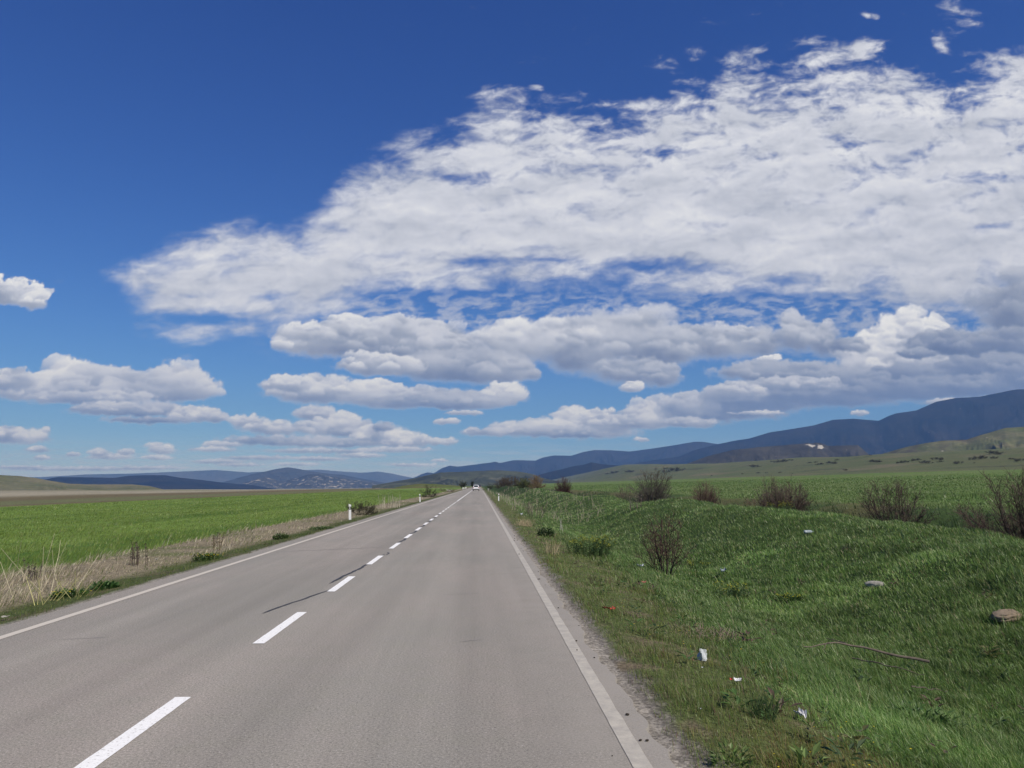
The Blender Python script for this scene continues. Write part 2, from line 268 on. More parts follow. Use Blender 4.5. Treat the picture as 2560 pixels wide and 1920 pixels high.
def perlin(x, y, seed=0):
    x = np.asarray(x, float); y = np.asarray(y, float)
    ix = np.floor(x); iy = np.floor(y); fx = x - ix; fy = y - iy
    u = fx * fx * fx * (fx * (fx * 6 - 15) + 10); v = fy * fy * fy * (fy * (fy * 6 - 15) + 10)
    def g(dx, dy):
        a = _hash(ix + dx, iy + dy, seed) * (2 * math.pi / 4294967296.0)
        return np.cos(a) * (fx - dx) + np.sin(a) * (fy - dy)
    n0 = g(0, 0) * (1 - u) + g(1, 0) * u
    n1 = g(0, 1) * (1 - u) + g(1, 1) * u
    return (n0 * (1 - v) + n1 * v) * 1.5

def fbm(x, y, octaves=4, seed=0, gain=0.5, lac=2.03):
    a = 1.0; s = 0.0; t = 0.0
    x = np.asarray(x, float); y = np.asarray(y, float)
    for o in range(octaves):
        s = s + a * perlin(x + 17.3 * o, y - 9.1 * o, seed + o); t += a
        a *= gain; x = x * lac; y = y * lac
    return s / t

def billow(x, y, octaves=4, seed=0, gain=0.5, lac=2.03):
    a = 1.0; s = 0.0; t = 0.0
    x = np.asarray(x, float); y = np.asarray(y, float)
    for o in range(octaves):
        s = s + a * (1 - 2 * np.abs(perlin(x + 7.7 * o, y + 3.1 * o, seed + o))); t += a
        a *= gain; x = x * lac; y = y * lac
    return s / t

def ss(a, b, x):
    t = np.clip((np.asarray(x, float) - a) / (b - a), 0, 1)
    return t * t * (3 - 2 * t)

CREST_Y = [-40, 0, 8, 15, 21, 28, 35, 43, 50, 56, 63, 71, 80, 92, 105, 120, 140, 170, 200, 240, 300, 400, 3000]
CREST_Z = [.3, .25, .22, .32, .42, .66, .60, .80, .42, .20, .30, .62, .28, .45, .65, .55, .9, 1.0, 1.1, 1.6, 1.1, .8, .5]
PAST_AZ = [0, 3, 5, 6.5, 8.8, 10.5, 12.3, 14, 17, 20, 22.5, 25.5, 28, 31, 36, 60, 90]
PAST_K = [.02, .05, .085, .103, .134, .142, .128, .108, .090, .086, .086, .080, .080, .076, .070, .066, .066]

def H(x, y):
    """height of the land: road bed, verges, spoil bank, ditch, fields, pasture, valley floor"""
    x = np.asarray(x, float); y = np.asarray(y, float)
    d = np.hypot(x, y)
    # right of the road
    wob = fbm(x * 0.02, y * 0.035, 2, 5) * 2.0
    xr = x - wob * ss(3, 9, x)
    c = np.interp(y, CREST_Y, CREST_Z)
    zr = -.02 - .22 * ss(1.3, 3.2, xr) - .55 * ss(2.8, 5.5, xr)
    zr = zr + (c + .79) * ss(5.6, 10.6, xr) * 1.0 - (c + 1.35) * ss(11.4, 15.5, xr) + 1.75 * ss(16.5, 22.5, xr)
    zr = zr + .0370 * np.clip(xr - 22, 0, 230)
    az = np.degrees(np.arctan2(x, np.maximum(y, 1e-3)))
    k = np.interp(az, PAST_AZ, PAST_K)
    roll = 1 + .10 * fbm(x * .0012, y * .0009, 3, 41)
    up = ss(250, 900, x)
    past = k * x * up * roll
    zr = np.where(x > 240, np.maximum(zr + 0, 0) * (1 - up) + past + 8.9 * (1 - up) * 0, zr)
    zr = zr - 1.05 * past * ss(950, 2200, x)
    # left of the road
    dl = -x
    zl = -.02 - .12 * ss(5.4, 6.6, dl) - .30 * ss(8.5, 11, dl) - .45 * ss(11, 40, dl) - .6 * ss(45, 110, dl)
    zl = zl - 19 * ss(110, 2600, dl) - 15 * ss(420, 2600, y) * ss(60, 240, dl)
    z = np.where(x > 0, zr, zl)
    # small relief
    off = ss(.9, 3.5, np.maximum(x - 1.2, -5.6 - x))
    amp = np.where(x > 0, .13 * ss(2, 6, x) * (1 - .5 * ss(20, 26, x)) + .02, .04)
    z = z + off * amp * fbm(x * .45, y * .42, 4, 11) * 1.5
    z = z + off * .05 * np.where((x > 0) & (x < 22), 1, .35) * fbm(x * 1.6, y * 1.6, 2, 19)
    z = z + ss(60, 400, np.abs(x)) * 1.2 * fbm(x * .006, y * .006, 3, 29) * np.where(x > 0, 1 + 2 * ss(300, 900, x), .8)
    # far ground sinks under the hills
    z = z - 14 * ss(1500, 6000, d) * np.where(x > 0, .2, .6)
    road = (1 - ss(1.2, 1.5, x)) * ss(-5.75, -5.45, x)
    z = z * (1 - road) + road * -.03
    return z
# ---------------------------------------------------------------- clouds: density worked out on the sky dome
def poly_sd(px, py, poly):
    """signed distance to a closed outline, positive inside"""
    best = np.full(px.shape, 1e9); inside = np.zeros(px.shape, bool)
    n = len(poly)
    for i in range(n):
        ax, ay = poly[i]; bx, by = poly[(i + 1) % n]
        ex, ey = bx - ax, by - ay
        t = np.clip(((px - ax) * ex + (py - ay) * ey) / (ex * ex + ey * ey + 1e-9), 0, 1)
        best = np.minimum(best, np.hypot(px - ax - t * ex, py - ay - t * ey))
        c = ((ay > py) != (by > py)) & (px < (bx - ax) * (py - ay) / (by - ay + 1e-12) + ax)
        inside ^= c
    return np.where(inside, best, -best)

def shifted(a, du, dv):
    """value of field a at (u+du, v+dv) in cells, edges held"""
    r = np.arange(a.shape[0]) + dv; c = np.arange(a.shape[1]) + du
    return a[np.clip(r, 0, a.shape[0] - 1)][:, np.clip(c, 0, a.shape[1] - 1)]

def cloud_fields(u, v):
    """u, v: sky tangents x 1000 on a grid (rows rise). Returns cover 0..1 and sunlit fraction 0..1"""
    step = u[0, 1] - u[0, 0]
    # ---- high sheet
    sd = poly_sd(u + 9 * fbm(u / 45, v / 25, 4, 3) + 14 * fbm(u / 110, v / 70, 2, 2), v + 8 * fbm(u / 45, v / 25, 4, 7), SHEET)
    cov = np.interp(sd, [-60, -16, 0, 22, 70], [-1.5, -.8, -.15, .48, .92])
    hx = u + 12 * fbm(u / 40, v / 18, 3, 61); hy = v + 6 * fbm(u / 40, v / 18, 3, 63)
    for (a, b, rx, ry, k) in HOLES:
        q = ((hx - a) / rx) ** 2 + ((hy - b) / ry) ** 2
        cov = cov - 1.25 * k * np.exp(-q * 1.1)
    wisp = np.zeros_like(u)
    for (a, b, rx, ry, k) in WISPS:
        q = ((hx - a) / rx) ** 2 + ((hy - b) / ry) ** 2
        wisp = np.maximum(wisp, k * np.exp(-q * 1.1))
    cov = np.maximum(cov, -1.05 + 1.45 * wisp)
    ca, sa = math.cos(.10), math.sin(.10)
    wu = u + 22 * fbm(u / 80, v / 50, 3, 71); wv = v + 10 * fbm(u / 80, v / 50, 3, 73)
    ru = wu * ca + wv * sa; rv = -wu * sa + wv * ca
    n = fbm(ru / 85, rv / 30, 6, 81, .50)
    n2 = fbm(ru / 24, rv / 11, 5, 91, .62)
    broken = ss(300, 520, v) * ss(-250, 150, u)          # looser flakes high up
    rip = fbm(ru / 15 + .6 * n, rv / 9, 4, 95, .6)
    dens = cov * (1 - .15 * broken) + (.62 + .80 * broken) * n + (.42 + .18 * broken) * n2 + (.10 + .28 * broken) * rip
    a_s = ss(-.50, .85, dens) ** 1.55
    thick = fbm(ru / 120, rv / 34, 3, 101, .5)
    slope = np.clip(dens - shifted(dens, 3, 8), -.5, .5)
    l_s = .715 + .20 * thick + .05 * n2 + .05 * rip + .07 * slope * ss(.2, .9, a_s) - .16 * ss(310, 190, v) * ss(250, 620, u)
    cover = a_s * .985; light = l_s
    gap = ss(150, 200, v) * ss(275, 225, v) * ss(-330, -150, u) * ss(.0, .6, fbm(ru / 30, rv / 11, 6, 98, .6) + .22) * .62   # thin streaks under the sheet
    cover = cover + (1 - cover) * gap; light = light + (.62 - light) * gap * (1 - a_s)
    # ---- heaped clouds: every lump and its knobs, painted from the back to the front
    def mixed(fn, sizes, seed, octv, gain):
        lv = np.interp(v, [-10, 20, 60, 130, 260], [0, .25, 1.0, 1.7, 2.0])
        out = 0
        for k, L in enumerate(sizes):
            wgt = np.clip(1 - np.abs(lv - k), 0, 1)
            if wgt.max() > 0: out = out + wgt * fn(u / L, v / L * 1.15, octv, seed + 13 * k, gain)
        return out
    SZ = (5.0, 15.0, 27.0)
    bil = mixed(billow, SZ, 121, 5, .52)
    wx = mixed(fbm, SZ, 141, 4, .55); wy = mixed(fbm, SZ, 161, 4, .55)
    low = mixed(fbm, (14., 38., 75.), 181, 4, .5)
    fray = fbm(u / 4.2, v / 4.0, 4, 201, .6) * ss(10, 120, v)
    size = np.interp(v, [-10, 20, 60, 130, 260], [1.6, 3.5, 8, 13, 17])
    uu = u + size * .95 * wx; vv = v + size * .7 * wy
    rng = np.random.RandomState(8)
    lumps = []
    for (a, b, hw, up, dn, dark, ly) in CUMULUS:
        lumps.append((ly, a, b, hw, up, dn, dark, 0))
        m = int(min(11, hw * up / 85.0 + hw / 20.0))
        kids = []
        for _ in range(m):
            fx = rng.uniform(-.85, .85); fy = rng.uniform(-.25, .82) * math.sqrt(1 - fx * fx)
            r = rng.uniform(.30, .52)
            kh = max(up * r, 2.2); kw = min(max(kh * rng.uniform(1.1, 1.9), 2.5), hw * .6)
            kids.append((ly, a + fx * hw, b + fy * (up if fy > 0 else dn), kw, kh, kh * rng.uniform(.5, .8), min(1, max(0, dark + rng.uniform(-.13, .07))), 1))
        kids.sort(key=lambda k: -k[2])
        lumps += kids
    lumps.sort(key=lambda k: k[0])
    for (ly, a, b, hw, up, dn, dark, kid) in lumps:
        i0 = np.searchsorted(u[0], a - hw * 1.6 - 8); i1 = np.searchsorted(u[0], a + hw * 1.6 + 8)
        j0 = np.searchsorted(v[:, 0], b - dn * 2.0 - 5); j1 = np.searchsorted(v[:, 0], b + up * 1.8 + 8)
        if i1 <= i0 or j1 <= j0: continue
        S = (slice(j0, j1), slice(i0, i1))
        du = (uu[S] - a) / hw; dv_ = vv[S] - b
        dv_ = np.where(dv_ > 0, dv_ / up, dv_ / dn)
        q = 1 - np.sqrt(du * du + dv_ * dv_)
        D = q + (.11 if kid else .19) * bil[S] + .16 * low[S] + .10 * fray[S]
        t = np.clip((v[S] - b + dn) / (up + dn), -.3, 1.2)
        soft = .15 + .36 * ss(.65, .0, t) + (.16 if ly == 0 else 0) + .16 * dark + .22 * ss(130, 25, b)
        al = ss(.02, soft + .02, D)
        if kid: al = al * ss(-.05, .6, t) * (.8 - .25 * dark)
        top = 1.06 - .84 * dark; bot = .46 - .40 * dark
        g = ss(.0, 1.0, t + .30 * low[S] + .10 * du + .04 * bil[S])
        L = bot + (top - bot) * g + .035 * bil[S] * (1 - .5 * dark) + .09 * low[S]
        L = L - .10 * ss(.05, .7, q) * (1 - g) + .05 * ss(.30, .04, D) * g
        al = al * (1 - .14 * ss(90, 15, b))
        light[S] = light[S] * (1 - al) + np.clip(L, .03, 1) * al
        cover[S] = cover[S] * (1 - al) + al
    # thin veil of far small clouds just above the horizon
    veil = ss(70, 12, v) * ss(.05, .6, fbm(u / 60, v / 5, 4, 171, .6) + .25) * .45
    veil = veil * (1 - ss(560, 900, np.abs(u)))
    light = light * (1 - veil * (1 - cover)) + .52 * veil * (1 - cover)
    cover = cover + (1 - cover) * veil
    edge = ss(1060, 930, u) * ss(-1000, -880, u) * ss(830, 760, v)
    return np.clip(cover * edge, 0, 1), np.clip(light, 0, 1)
# ---------------------------------------------------------------- sky dome with the clouds
def build_sky():
    st = 1.25
    u, v = np.meshgrid(np.arange(-1000, 1060, st), np.arange(-16, 830, st))
    cover, light = cloud_fields(u, v)
    d = np.stack([u / 1000, np.ones_like(u), v / 1000], -1)
    d /= np.linalg.norm(d, axis=-1)[..., None]
    V = (d * 75000.0).reshape(-1, 3) + np.array([0, 0, 1.6])
    r, c = u.shape
    i = (np.arange(r - 1)[:, None] * c + np.arange(c - 1)[None, :]).reshape(-1)
    cf = cover.reshape(-1)
    Q = np.stack([i, i + 1, i + c + 1, i + c], -1)
    me = np_mesh('sky', V, Q, None, None, {'cover': cf, 'sunlit': light.reshape(-1)}, True)
    m, nd, ln, bs = nodes('cloud'); nd.remove(bs)
    a = N(nd, 'ShaderNodeAttribute', attribute_name='cover'); b = N(nd, 'ShaderNodeAttribute', attribute_name='sunlit')
    cr = N(nd, 'ShaderNodeValToRGB'); el = cr.color_ramp.elements
    def lin(c): return tuple(((x / 255 + .055) / 1.055) ** 2.4 for x in c) + (1,)
    el[0].position = 0; el[0].color = lin((88, 95, 114)); el[1].position = 1; el[1].color = lin((252, 252, 250))
    for p_, c_ in ((.25, (124, 130, 148)), (.5, (172, 177, 188)), (.75, (217, 219, 227))):
        e = el.new(p_); e.color = lin(c_)
    ln.new(b.outputs['Fac'], cr.inputs[0])
    em = N(nd, 'ShaderNodeEmission'); ln.new(cr.outputs[0], em.inputs[0]); em.inputs[1].default_value = 1.0
    tr = N(nd, 'ShaderNodeBsdfTransparent'); mx = N(nd, 'ShaderNodeMixShader')
    ln.new(a.outputs['Fac'], mx.inputs[0]); ln.new(tr.outputs[0], mx.inputs[1]); ln.new(em.outputs[0], mx.inputs[2])
    ln.new(mx.outputs[0], nd['Material Output'].inputs['Surface'])
    m.cycles.emission_sampling = 'NONE'
    tag(link('sky', me, m), kind='structure')
build_sky()

# ---------------------------------------------------------------- ground: one sheet out to the horizon
def zone_colour(x, y):
    """what grows or lies at each spot: albedo"""
    n1 = fbm(x * .9, y * .9, 4, 301); n2 = fbm(x * .11, y * .11, 4, 311); n3 = fbm(x * .012, y * .012, 4, 321); n4 = fbm(x * 3.1, y * 3.1, 3, 331)
    def mixc(a, b, t): return a + (np.asarray(b) - a) * np.clip(t, 0, 1)[..., None]
    C = np.zeros(x.shape + (3,)) + np.array([.045, .07, .022])
    R = x > 0
    # right: gravel, verge, bank, ditch, crop, pasture
    verge = mixc(np.zeros_like(C) + np.array([.080, .100, .036]), (.135, .110, .074), ss(.02, .5, n1 + .5 * n4))
    bank = mixc(np.zeros_like(C) + np.array([.045, .075, .024]), (.034, .058, .018), ss(-.2, .4, n2))
    w = ss(2.5, 3.4, x + .7 * n2 + .4 * n1)
    right = verge * (1 - w)[..., None] + bank * w[..., None]
    right = mixc(right, (.165, .150, .130), ss(1.44, 1.30, x + .22 * n4 + .18 * n1))
    ditch = ss(12.5, 15, x + n2) * ss(20.5, 18, x + n2)
    right = mixc(right, (.026, .040, .013), ditch)
    right = mixc(right, (.115, .110, .050), ss(19, 21, x + n2) * ss(25, 22.5, x + n2) * ss(-.3, .3, n3 + n2) * .8)
    crop = mixc(np.zeros_like(C) + np.array([.088, .145, .038]), (.115, .155, .055), ss(-.3, .4, n2 + n3))
    streak = fbm(x * .03, y * .004, 3, 341)
    crop = mixc(crop, (.115, .140, .050), ss(.05, .5, streak) * .7)
    right = np.where((x > 22.5)[..., None], mixc(right, crop, ss(22, 25, x + n2)), right)
    past = mixc(np.zeros_like(C) + np.array([.100, .108, .052]), (.078, .098, .042), ss(-.3, .35, n3))
    past = mixc(past, (.128, .118, .070), ss(.15, .5, fbm(x * .008, y * .003, 3, 351)))
    past = mixc(past, (.055, .056, .036), ss(.30, .48, fbm(x * .02, y * .0035, 4, 355)) * ss(380, 520, x))
    right = np.where((x > 200)[..., None], mixc(right, past, ss(-12, 12, x - 262 - 25 * n3)), right)
    # left: verge, straw strip, crop, bare strip, plain
    dl = -x
    lv = mixc(np.zeros_like(C) + np.array([.070, .088, .030]), (.105, .090, .055), ss(0, .5, n1))
    lv = mixc(lv, (.25, .23, .20), ss(5.75, 5.50, dl + .10 * n4 + .1 * n1))
    straw = mixc(np.zeros_like(C) + np.array([.205, .175, .120]), (.10, .115, .045), ss(.0, .5, n2 + .4 * n1))
    left = mixc(lv, straw, ss(6.4, 7.0, dl + .3 * n1))
    lc = mixc(np.zeros_like(C) + np.array([.120, .190, .038]), (.145, .205, .052), ss(-.3, .3, n2 + n3))
    lc = mixc(lc, (.066, .125, .022), ss(.02, .35, fbm(x * .22, y * .022, 4, 361)) * .9)
    left = mixc(left, lc, ss(9.6, 10.8, dl + .8 * n1 + n2))
    left = mixc(left, (.120, .100, .058), ss(54, 58, dl + 4 * n3))
    left = mixc(left, (.118, .126, .062), ss(58, 64, dl + 6 * n3) * ss(98, 76, dl + 12 * n3))
    plain = mixc(np.zeros_like(C) + np.array([.200, .185, .135]), (.130, .140, .075), ss(-.2, .3, n3))
    plain = mixc(plain, (.28, .255, .19), ss(.08, .3, fbm(x * .0035, y * .0016, 4, 371)))
    left = mixc(left, plain, ss(105, 150, dl + 14 * n3))
    C = np.where(R[..., None], right, left)
    road = (x > -5.5) & (x < 1.25)
    C = np.where(road[..., None], np.array([.24, .22, .19]), C)
    return np.clip(C, .005, .9)

def build_ground():
    az = np.radians(np.concatenate([np.arange(-180, -48, 3.0), np.arange(-48, 54, .14), np.arange(54, 180, 3.0)]))
    r = np.concatenate([np.geomspace(.6, 60, 330), np.geomspace(60, 24000, 280)[1:]])
    A, Rr = np.meshgrid(az, r)
    x = Rr * np.sin(A); y = Rr * np.cos(A)
    z = H(x, y)
    C = zone_colour(x, y)
    V = np.concatenate([np.stack([x, y, z], -1).reshape(-1, 3), [[0, 0, -.03]]])
    C = np.concatenate([C.reshape(-1, 3), [[.24, .22, .19]]])
    n, m = x.shape
    i = np.arange(n - 1)[:, None] * m; j = np.arange(m)[None, :]; k = (j + 1) % m
    Q = np.stack([i + j, i + m + j, i + m + k, i + k], -1).reshape(-1, 4)
    jj = np.arange(m); T = np.stack([np.full(m, n * m), jj, (jj + 1) % m], -1)
    me = np_mesh('ground', V, Q, T, C, None, True)
    mt, nd, ln, bs = nodes('ground')
    at = N(nd, 'ShaderNodeAttribute', attribute_name='tint')
    f1 = rng_map(nd, ln, noise(nd, ln, 5.0, 6, .65), .3, .7, .72, 1.28)
    f2 = rng_map(nd, ln, noise(nd, ln, .35, 6, .6), .3, .7, .86, 1.14)
    f3 = rng_map(nd, ln, noise(nd, ln, 45.0, 4, .65), .3, .7, .60, 1.4)
    c = mul_col(nd, ln, mul_col(nd, ln, mul_col(nd, ln, at.outputs['Color'], f1), f2), f3)
    vo = N(nd, 'ShaderNodeTexVoronoi'); vo.inputs['Scale'].default_value = 34.0; tc = N(nd, 'ShaderNodeTexCoord'); ln.new(tc.outputs['Object'], vo.inputs['Vector'])
    sp = N(nd, 'ShaderNodeSeparateColor'); ln.new(vo.outputs['Color'], sp.inputs[0])
    c = mul_col(nd, ln, c, rng_map(nd, ln, sp.outputs[0], 0, 1, .66, 1.36))      # pebbles and crumbs
    ln.new(c, bs.inputs['Base Color']); bs.inputs['Roughness'].default_value = .95; bs.inputs['Specular IOR Level'].default_value = .1
    bump(nd, ln, bs, noise(nd, ln, 9.0, 6, .7), .7, .05)
    tag(link('ground', me, mt), kind='structure')
    return float(z.min())
ZMIN = build_ground()

# ---------------------------------------------------------------- ridges and mountains
def ridge(name, key, dist, depth, seed, m, gully=.5, base=-40.0, size=1.0, pale=()):
    pts = sorted(RIDGES[key]); pa = np.array([p[0] for p in pts]); pe = np.array([p[1] for p in pts])
    span = pa[-1] - pa[0]
    azd = np.arange(pa[0], pa[-1] + .001, max(.035, span / 900))
    el = np.interp(azd, pa, pe)
    ker = np.array([1, 3, 4, 3, 1.]) / 12
    el = np.convolve(np.pad(el, 2, 'edge'), ker, 'valid')
    t = np.concatenate([np.linspace(-1, 0, 46), np.linspace(0, .5, 10)[1:]])
    AZ, T = np.meshgrid(np.radians(azd), t)
    s_al = AZ * dist / (900.0 * size)
    D0 = dist + depth * .22 * fbm(s_al * .5, s_al * 0 + 3.3, 3, seed)
    zc = 1.6 + D0 * np.tan(np.radians(np.broadcast_to(el, T.shape)))
    zc = zc + dist * .00022 * fbm(s_al * 7, s_al * 0, 4, seed + 3)
    D = D0 + T * depth
    sh = np.where(T < 0, np.clip(1 + T, 0, 1) ** 1.25, np.clip(1 - T / .5, 0, 1) ** 1.5)
    rd = 1 - np.abs(fbm(s_al * 1.6 + .8 * T + .5 * fbm(s_al * 2, T * 3, 2, seed + 9), T * 1.1, 5, seed + 20, .55)) * 2.4
    rd2 = fbm(s_al * 6, T * 5, 4, seed + 30, .6)
    win = np.clip(sh * (1 - sh) * 4, 0, 1)
    zz = base + (zc - base) * (sh - gully * .36 * win * (1 - rd) + gully * .05 * win * rd2)
    x = D * np.sin(AZ); y = D * np.cos(AZ)
    sc = np.zeros_like(x)                                  # bare quarry faces and tracks: azimuth, place on the slope, half sizes
    for (pa_, pt_, wa_, wt_) in pale:
        sc = np.maximum(sc, np.exp(-((np.degrees(AZ) - pa_) / wa_) ** 2 - ((T - pt_) / wt_) ** 2))
    n, w = x.shape
    i = (np.arange(n - 1)[:, None] * w + np.arange(w - 1)[None, :]).reshape(-1)
    Q = np.stack([i, i + 1, i + w + 1, i + w], -1)
    me = np_mesh(name, np.stack([x, y, zz], -1).reshape(-1, 3), Q, None, None, {'rise': sh.reshape(-1), 'scar': sc.reshape(-1)}, True)
    return tag(link(name, me, m), kind='structure')

def mat_hill(name, a, b, scale, rock=None, rock_lo=.62, rock_hi=.72, rock_scale=.01, high=None):
    m, nd, ln, bs = nodes(name)
    f = rng_map(nd, ln, noise(nd, ln, scale, 8, .62), .38, .62, 0, 1)
    c = mix_col(nd, ln, f, a, b)
    c = mul_col(nd, ln, c, rng_map(nd, ln, noise(nd, ln, scale * 9, 5, .6), .3, .7, .8, 1.2))
    if high:
        at = N(nd, 'ShaderNodeAttribute', attribute_name='rise')
        c = mix_col(nd, ln, rng_map(nd, ln, at.outputs['Fac'], high[1], high[2], 0, 1), c, high[0])
    if rock:
        g = rng_map(nd, ln, noise(nd, ln, rock_scale, 8, .66), rock_lo, rock_hi, 0, 1)
        c = mix_col(nd, ln, g, c, rock)
    at = N(nd, 'ShaderNodeAttribute', attribute_name='scar'); ad = N(nd, 'ShaderNodeMath', operation='ADD')
    ln.new(at.outputs['Fac'], ad.inputs[0]); ln.new(rng_map(nd, ln, noise(nd, ln, .03, 6, .7), .3, .7, -.6, .6), ad.inputs[1])
    c = mix_col(nd, ln, rng_map(nd, ln, ad.outputs[0], .5, .62, 0, 1), c, (.40, .38, .33))
    ln.new(c, bs.inputs['Base Color']); bs.inputs['Roughness'].default_value = 1.0; bs.inputs['Specular IOR Level'].default_value = 0
    return m

FOREST_SHADED = mat_hill('bare_forest_shaded', (.007, .008, .009), (.021, .019, .017), .0022)  # cloud shadow over the mountains is put into this very dark albedo
FOREST_B_SHADED = mat_hill('bare_forest_brown_shaded', (.013, .013, .014), (.026, .023, .021), .0012)  # browner mix, also darkened in colour for the cloud shadow
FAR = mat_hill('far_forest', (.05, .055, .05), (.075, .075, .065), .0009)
CLIFF = mat_hill('cliffy_forest', (.035, .037, .033), (.060, .060, .048), .0022, (.34, .31, .26), .555, .62, .0095)
PEAK = mat_hill('peak_forest', (.035, .040, .038), (.055, .055, .048), .0016)
QUARRY = mat_hill('quarry_hill', (.036, .034, .028), (.058, .053, .040), .004)
GREENH = mat_hill('grassy_hill', (.085, .10, .045), (.13, .125, .07), .006, (.075, .065, .052), .50, .60, .004)
MIDH = mat_hill('scrub_hill', (.030, .034, .026), (.075, .082, .048), .0028, (.17, .165, .115), .58, .66, .0022)
LEFTH = mat_hill('dry_hill', (.095, .105, .055), (.150, .140, .088), .006, (.21, .185, .13), .60, .68, .008)
MOUND = mat_hill('grass_mound', (.080, .110, .040), (.12, .115, .060), .02)

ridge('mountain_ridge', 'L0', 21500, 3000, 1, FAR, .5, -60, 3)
ridge('mountain_ridge', 'L1b', 14500, 2500, 2, PEAK, .7, -60, 1.6)
ridge('mountain_ridge', 'L1c', 11800, 1500, 3, CLIFF, .9, -60, .9)
ridge('mountain_ridge', 'L1', 9800, 1800, 4, FOREST_SHADED, .5, -60, 1.2)
ridge('mountain_ridge', 'L2', 15500, 3600, 5, FOREST_B_SHADED, .6, -60, 1.8)
ridge('mountain_ridge', 'L3', 11500, 3600, 6, FOREST_SHADED, .40, -60, 1.5)
ridge('mountain_ridge', 'L3c', 8600, 1200, 7, FOREST_SHADED, .4, -60, 1)
ridge('hills', 'L4', 5600, 1500, 8, QUARRY, .5, -20, .7, [(23.3, -.05, .30, .035), (23.9, -.06, .25, .03), (17.0, -.55, .32, .04), (16.4, -.75, .5, .03), (17.6, -.35, .25, .03)])
ridge('hills', 'L5', 3600, 1300, 9, GREENH, .5, -20, .6, [(32.9, -.30, .16, .02), (33.5, -.38, .16, .02), (34.0, -.46, .16, .025), (31.2, -.15, .08, .02)])
ridge('hills', 'L7', 4800, 1800, 10, MIDH, .7, -40, .6)
ridge('hills', 'L8', 750, 260, 11, MOUND, .15, -8, .15)
ridge('hills', 'L9', 2700, 1200, 12, LEFTH, .7, -40, .35)

# ---------------------------------------------------------------- road
def road_edge(y):
    y = np.asarray(y, float)
    return 1.13 + .095 * fbm(y * .8, y * 0, 4, 401, .6) + .06 * fbm(y * 3.3, y * 0, 3, 411) + .07 * np.clip(fbm(y * .35, y * 0 + 9, 3, 415), 0, 1)

def strip(name, ys, x0, x1, z, m, parent=None, kind=None, nx=2, skirt=0.0, tint=None):
    ys = np.asarray(ys, float); x0 = np.broadcast_to(x0, ys.shape); x1 = np.broadcast_to(x1, ys.shape)
    f = np.linspace(0, 1, nx)
    X = x0[:, None] + (x1 - x0)[:, None] * f[None, :]; Y = np.repeat(ys[:, None], nx, 1); Z = np.full_like(X, z)
    if skirt:
        X = np.concatenate([X[:, :1] - .02, X, X[:, -1:] + .03], 1); Y = np.concatenate([Y[:, :1], Y, Y[:, -1:]], 1)
        Z = np.concatenate([Z[:, :1] - skirt, Z, Z[:, -1:] - skirt], 1)
    n, w = X.shape
    i = (np.arange(n - 1)[:, None] * w + np.arange(w - 1)[None, :]).reshape(-1)
    me = np_mesh(name, np.stack([X, Y, Z], -1).reshape(-1, 3), np.stack([i, i + 1, i + w + 1, i + w], -1))
    o = link(name, me, m, parent)
    if kind: tag(o, kind=kind)
    return o

def mat_asphalt():
    m, nd, ln, bs = nodes('asphalt')
    big = noise(nd, ln, .35, 5, .6, stretch=(1, .35, 1)); tr = noise(nd, ln, 1.0, 4, .6, stretch=(1.1, .03, 1))
    mid = noise(nd, ln, 3.0, 5, .65)
    fine = noise(nd, ln, 130.0, 3, .7); gr = noise(nd, ln, 55.0, 3, .7)
    c = mix_col(nd, ln, rng_map(nd, ln, big, .42, .58, 0, 1), (.248, .235, .208), (.284, .258, .228))
    c = mix_col(nd, ln, rng_map(nd, ln, mid, .45, .7, 0, .5), c, (.248, .238, .200))
    c = mul_col(nd, ln, c, rng_map(nd, ln, tr, .35, .65, .86, 1.09))
    c = mul_col(nd, ln, c, rng_map(nd, ln, fine, .3, .7, .58, 1.42))
    c = mul_col(nd, ln, c, rng_map(nd, ln, gr, .3, .7, .62, 1.36))
    vo = N(nd, 'ShaderNodeTexVoronoi'); vo.inputs['Scale'].default_value = 26.0
    tc = N(nd, 'ShaderNodeTexCoord'); ln.new(tc.outputs['Object'], vo.inputs['Vector'])
    spk = rng_map(nd, ln, vo.outputs['Distance'], .10, .16, 1, 0)
    pick = N(nd, 'ShaderNodeSeparateColor'); ln.new(vo.outputs['Color'], pick.inputs[0])
    md = N(nd, 'ShaderNodeMath', operation='MULTIPLY'); ln.new(spk, md.inputs[0]); ln.new(rng_map(nd, ln, pick.outputs[0], .60, .66, 0, .8), md.inputs[1])
    c = mix_col(nd, ln, md.outputs[0], c, (.055, .052, .05))
    ml = N(nd, 'ShaderNodeMath', operation='MULTIPLY'); ln.new(spk, ml.inputs[0]); ln.new(rng_map(nd, ln, pick.outputs[1], .74, .80, 0, .7), ml.inputs[1])
    c = mix_col(nd, ln, ml.outputs[0], c, (.5, .48, .45))
    # dust gathers along the right edge
    sx = N(nd, 'ShaderNodeSeparateXYZ'); ln.new(tc.outputs['Object'], sx.inputs[0])
    du = N(nd, 'ShaderNodeMath', operation='MULTIPLY'); ln.new(rng_map(nd, ln, sx.outputs['X'], .1, 1.0, 0, .75), du.inputs[0]); ln.new(rng_map(nd, ln, noise(nd, ln, 2.2, 5, .6), .3, .6, .2, 1), du.inputs[1])
    c = mix_col(nd, ln, du.outputs[0], c, (.300, .278, .245))
    ln.new(c, bs.inputs['Base Color']); bs.inputs['Roughness'].default_value = .88; bs.inputs['Specular IOR Level'].default_value = .25
    bump(nd, ln, bs, fine, .35, .006)
    return m

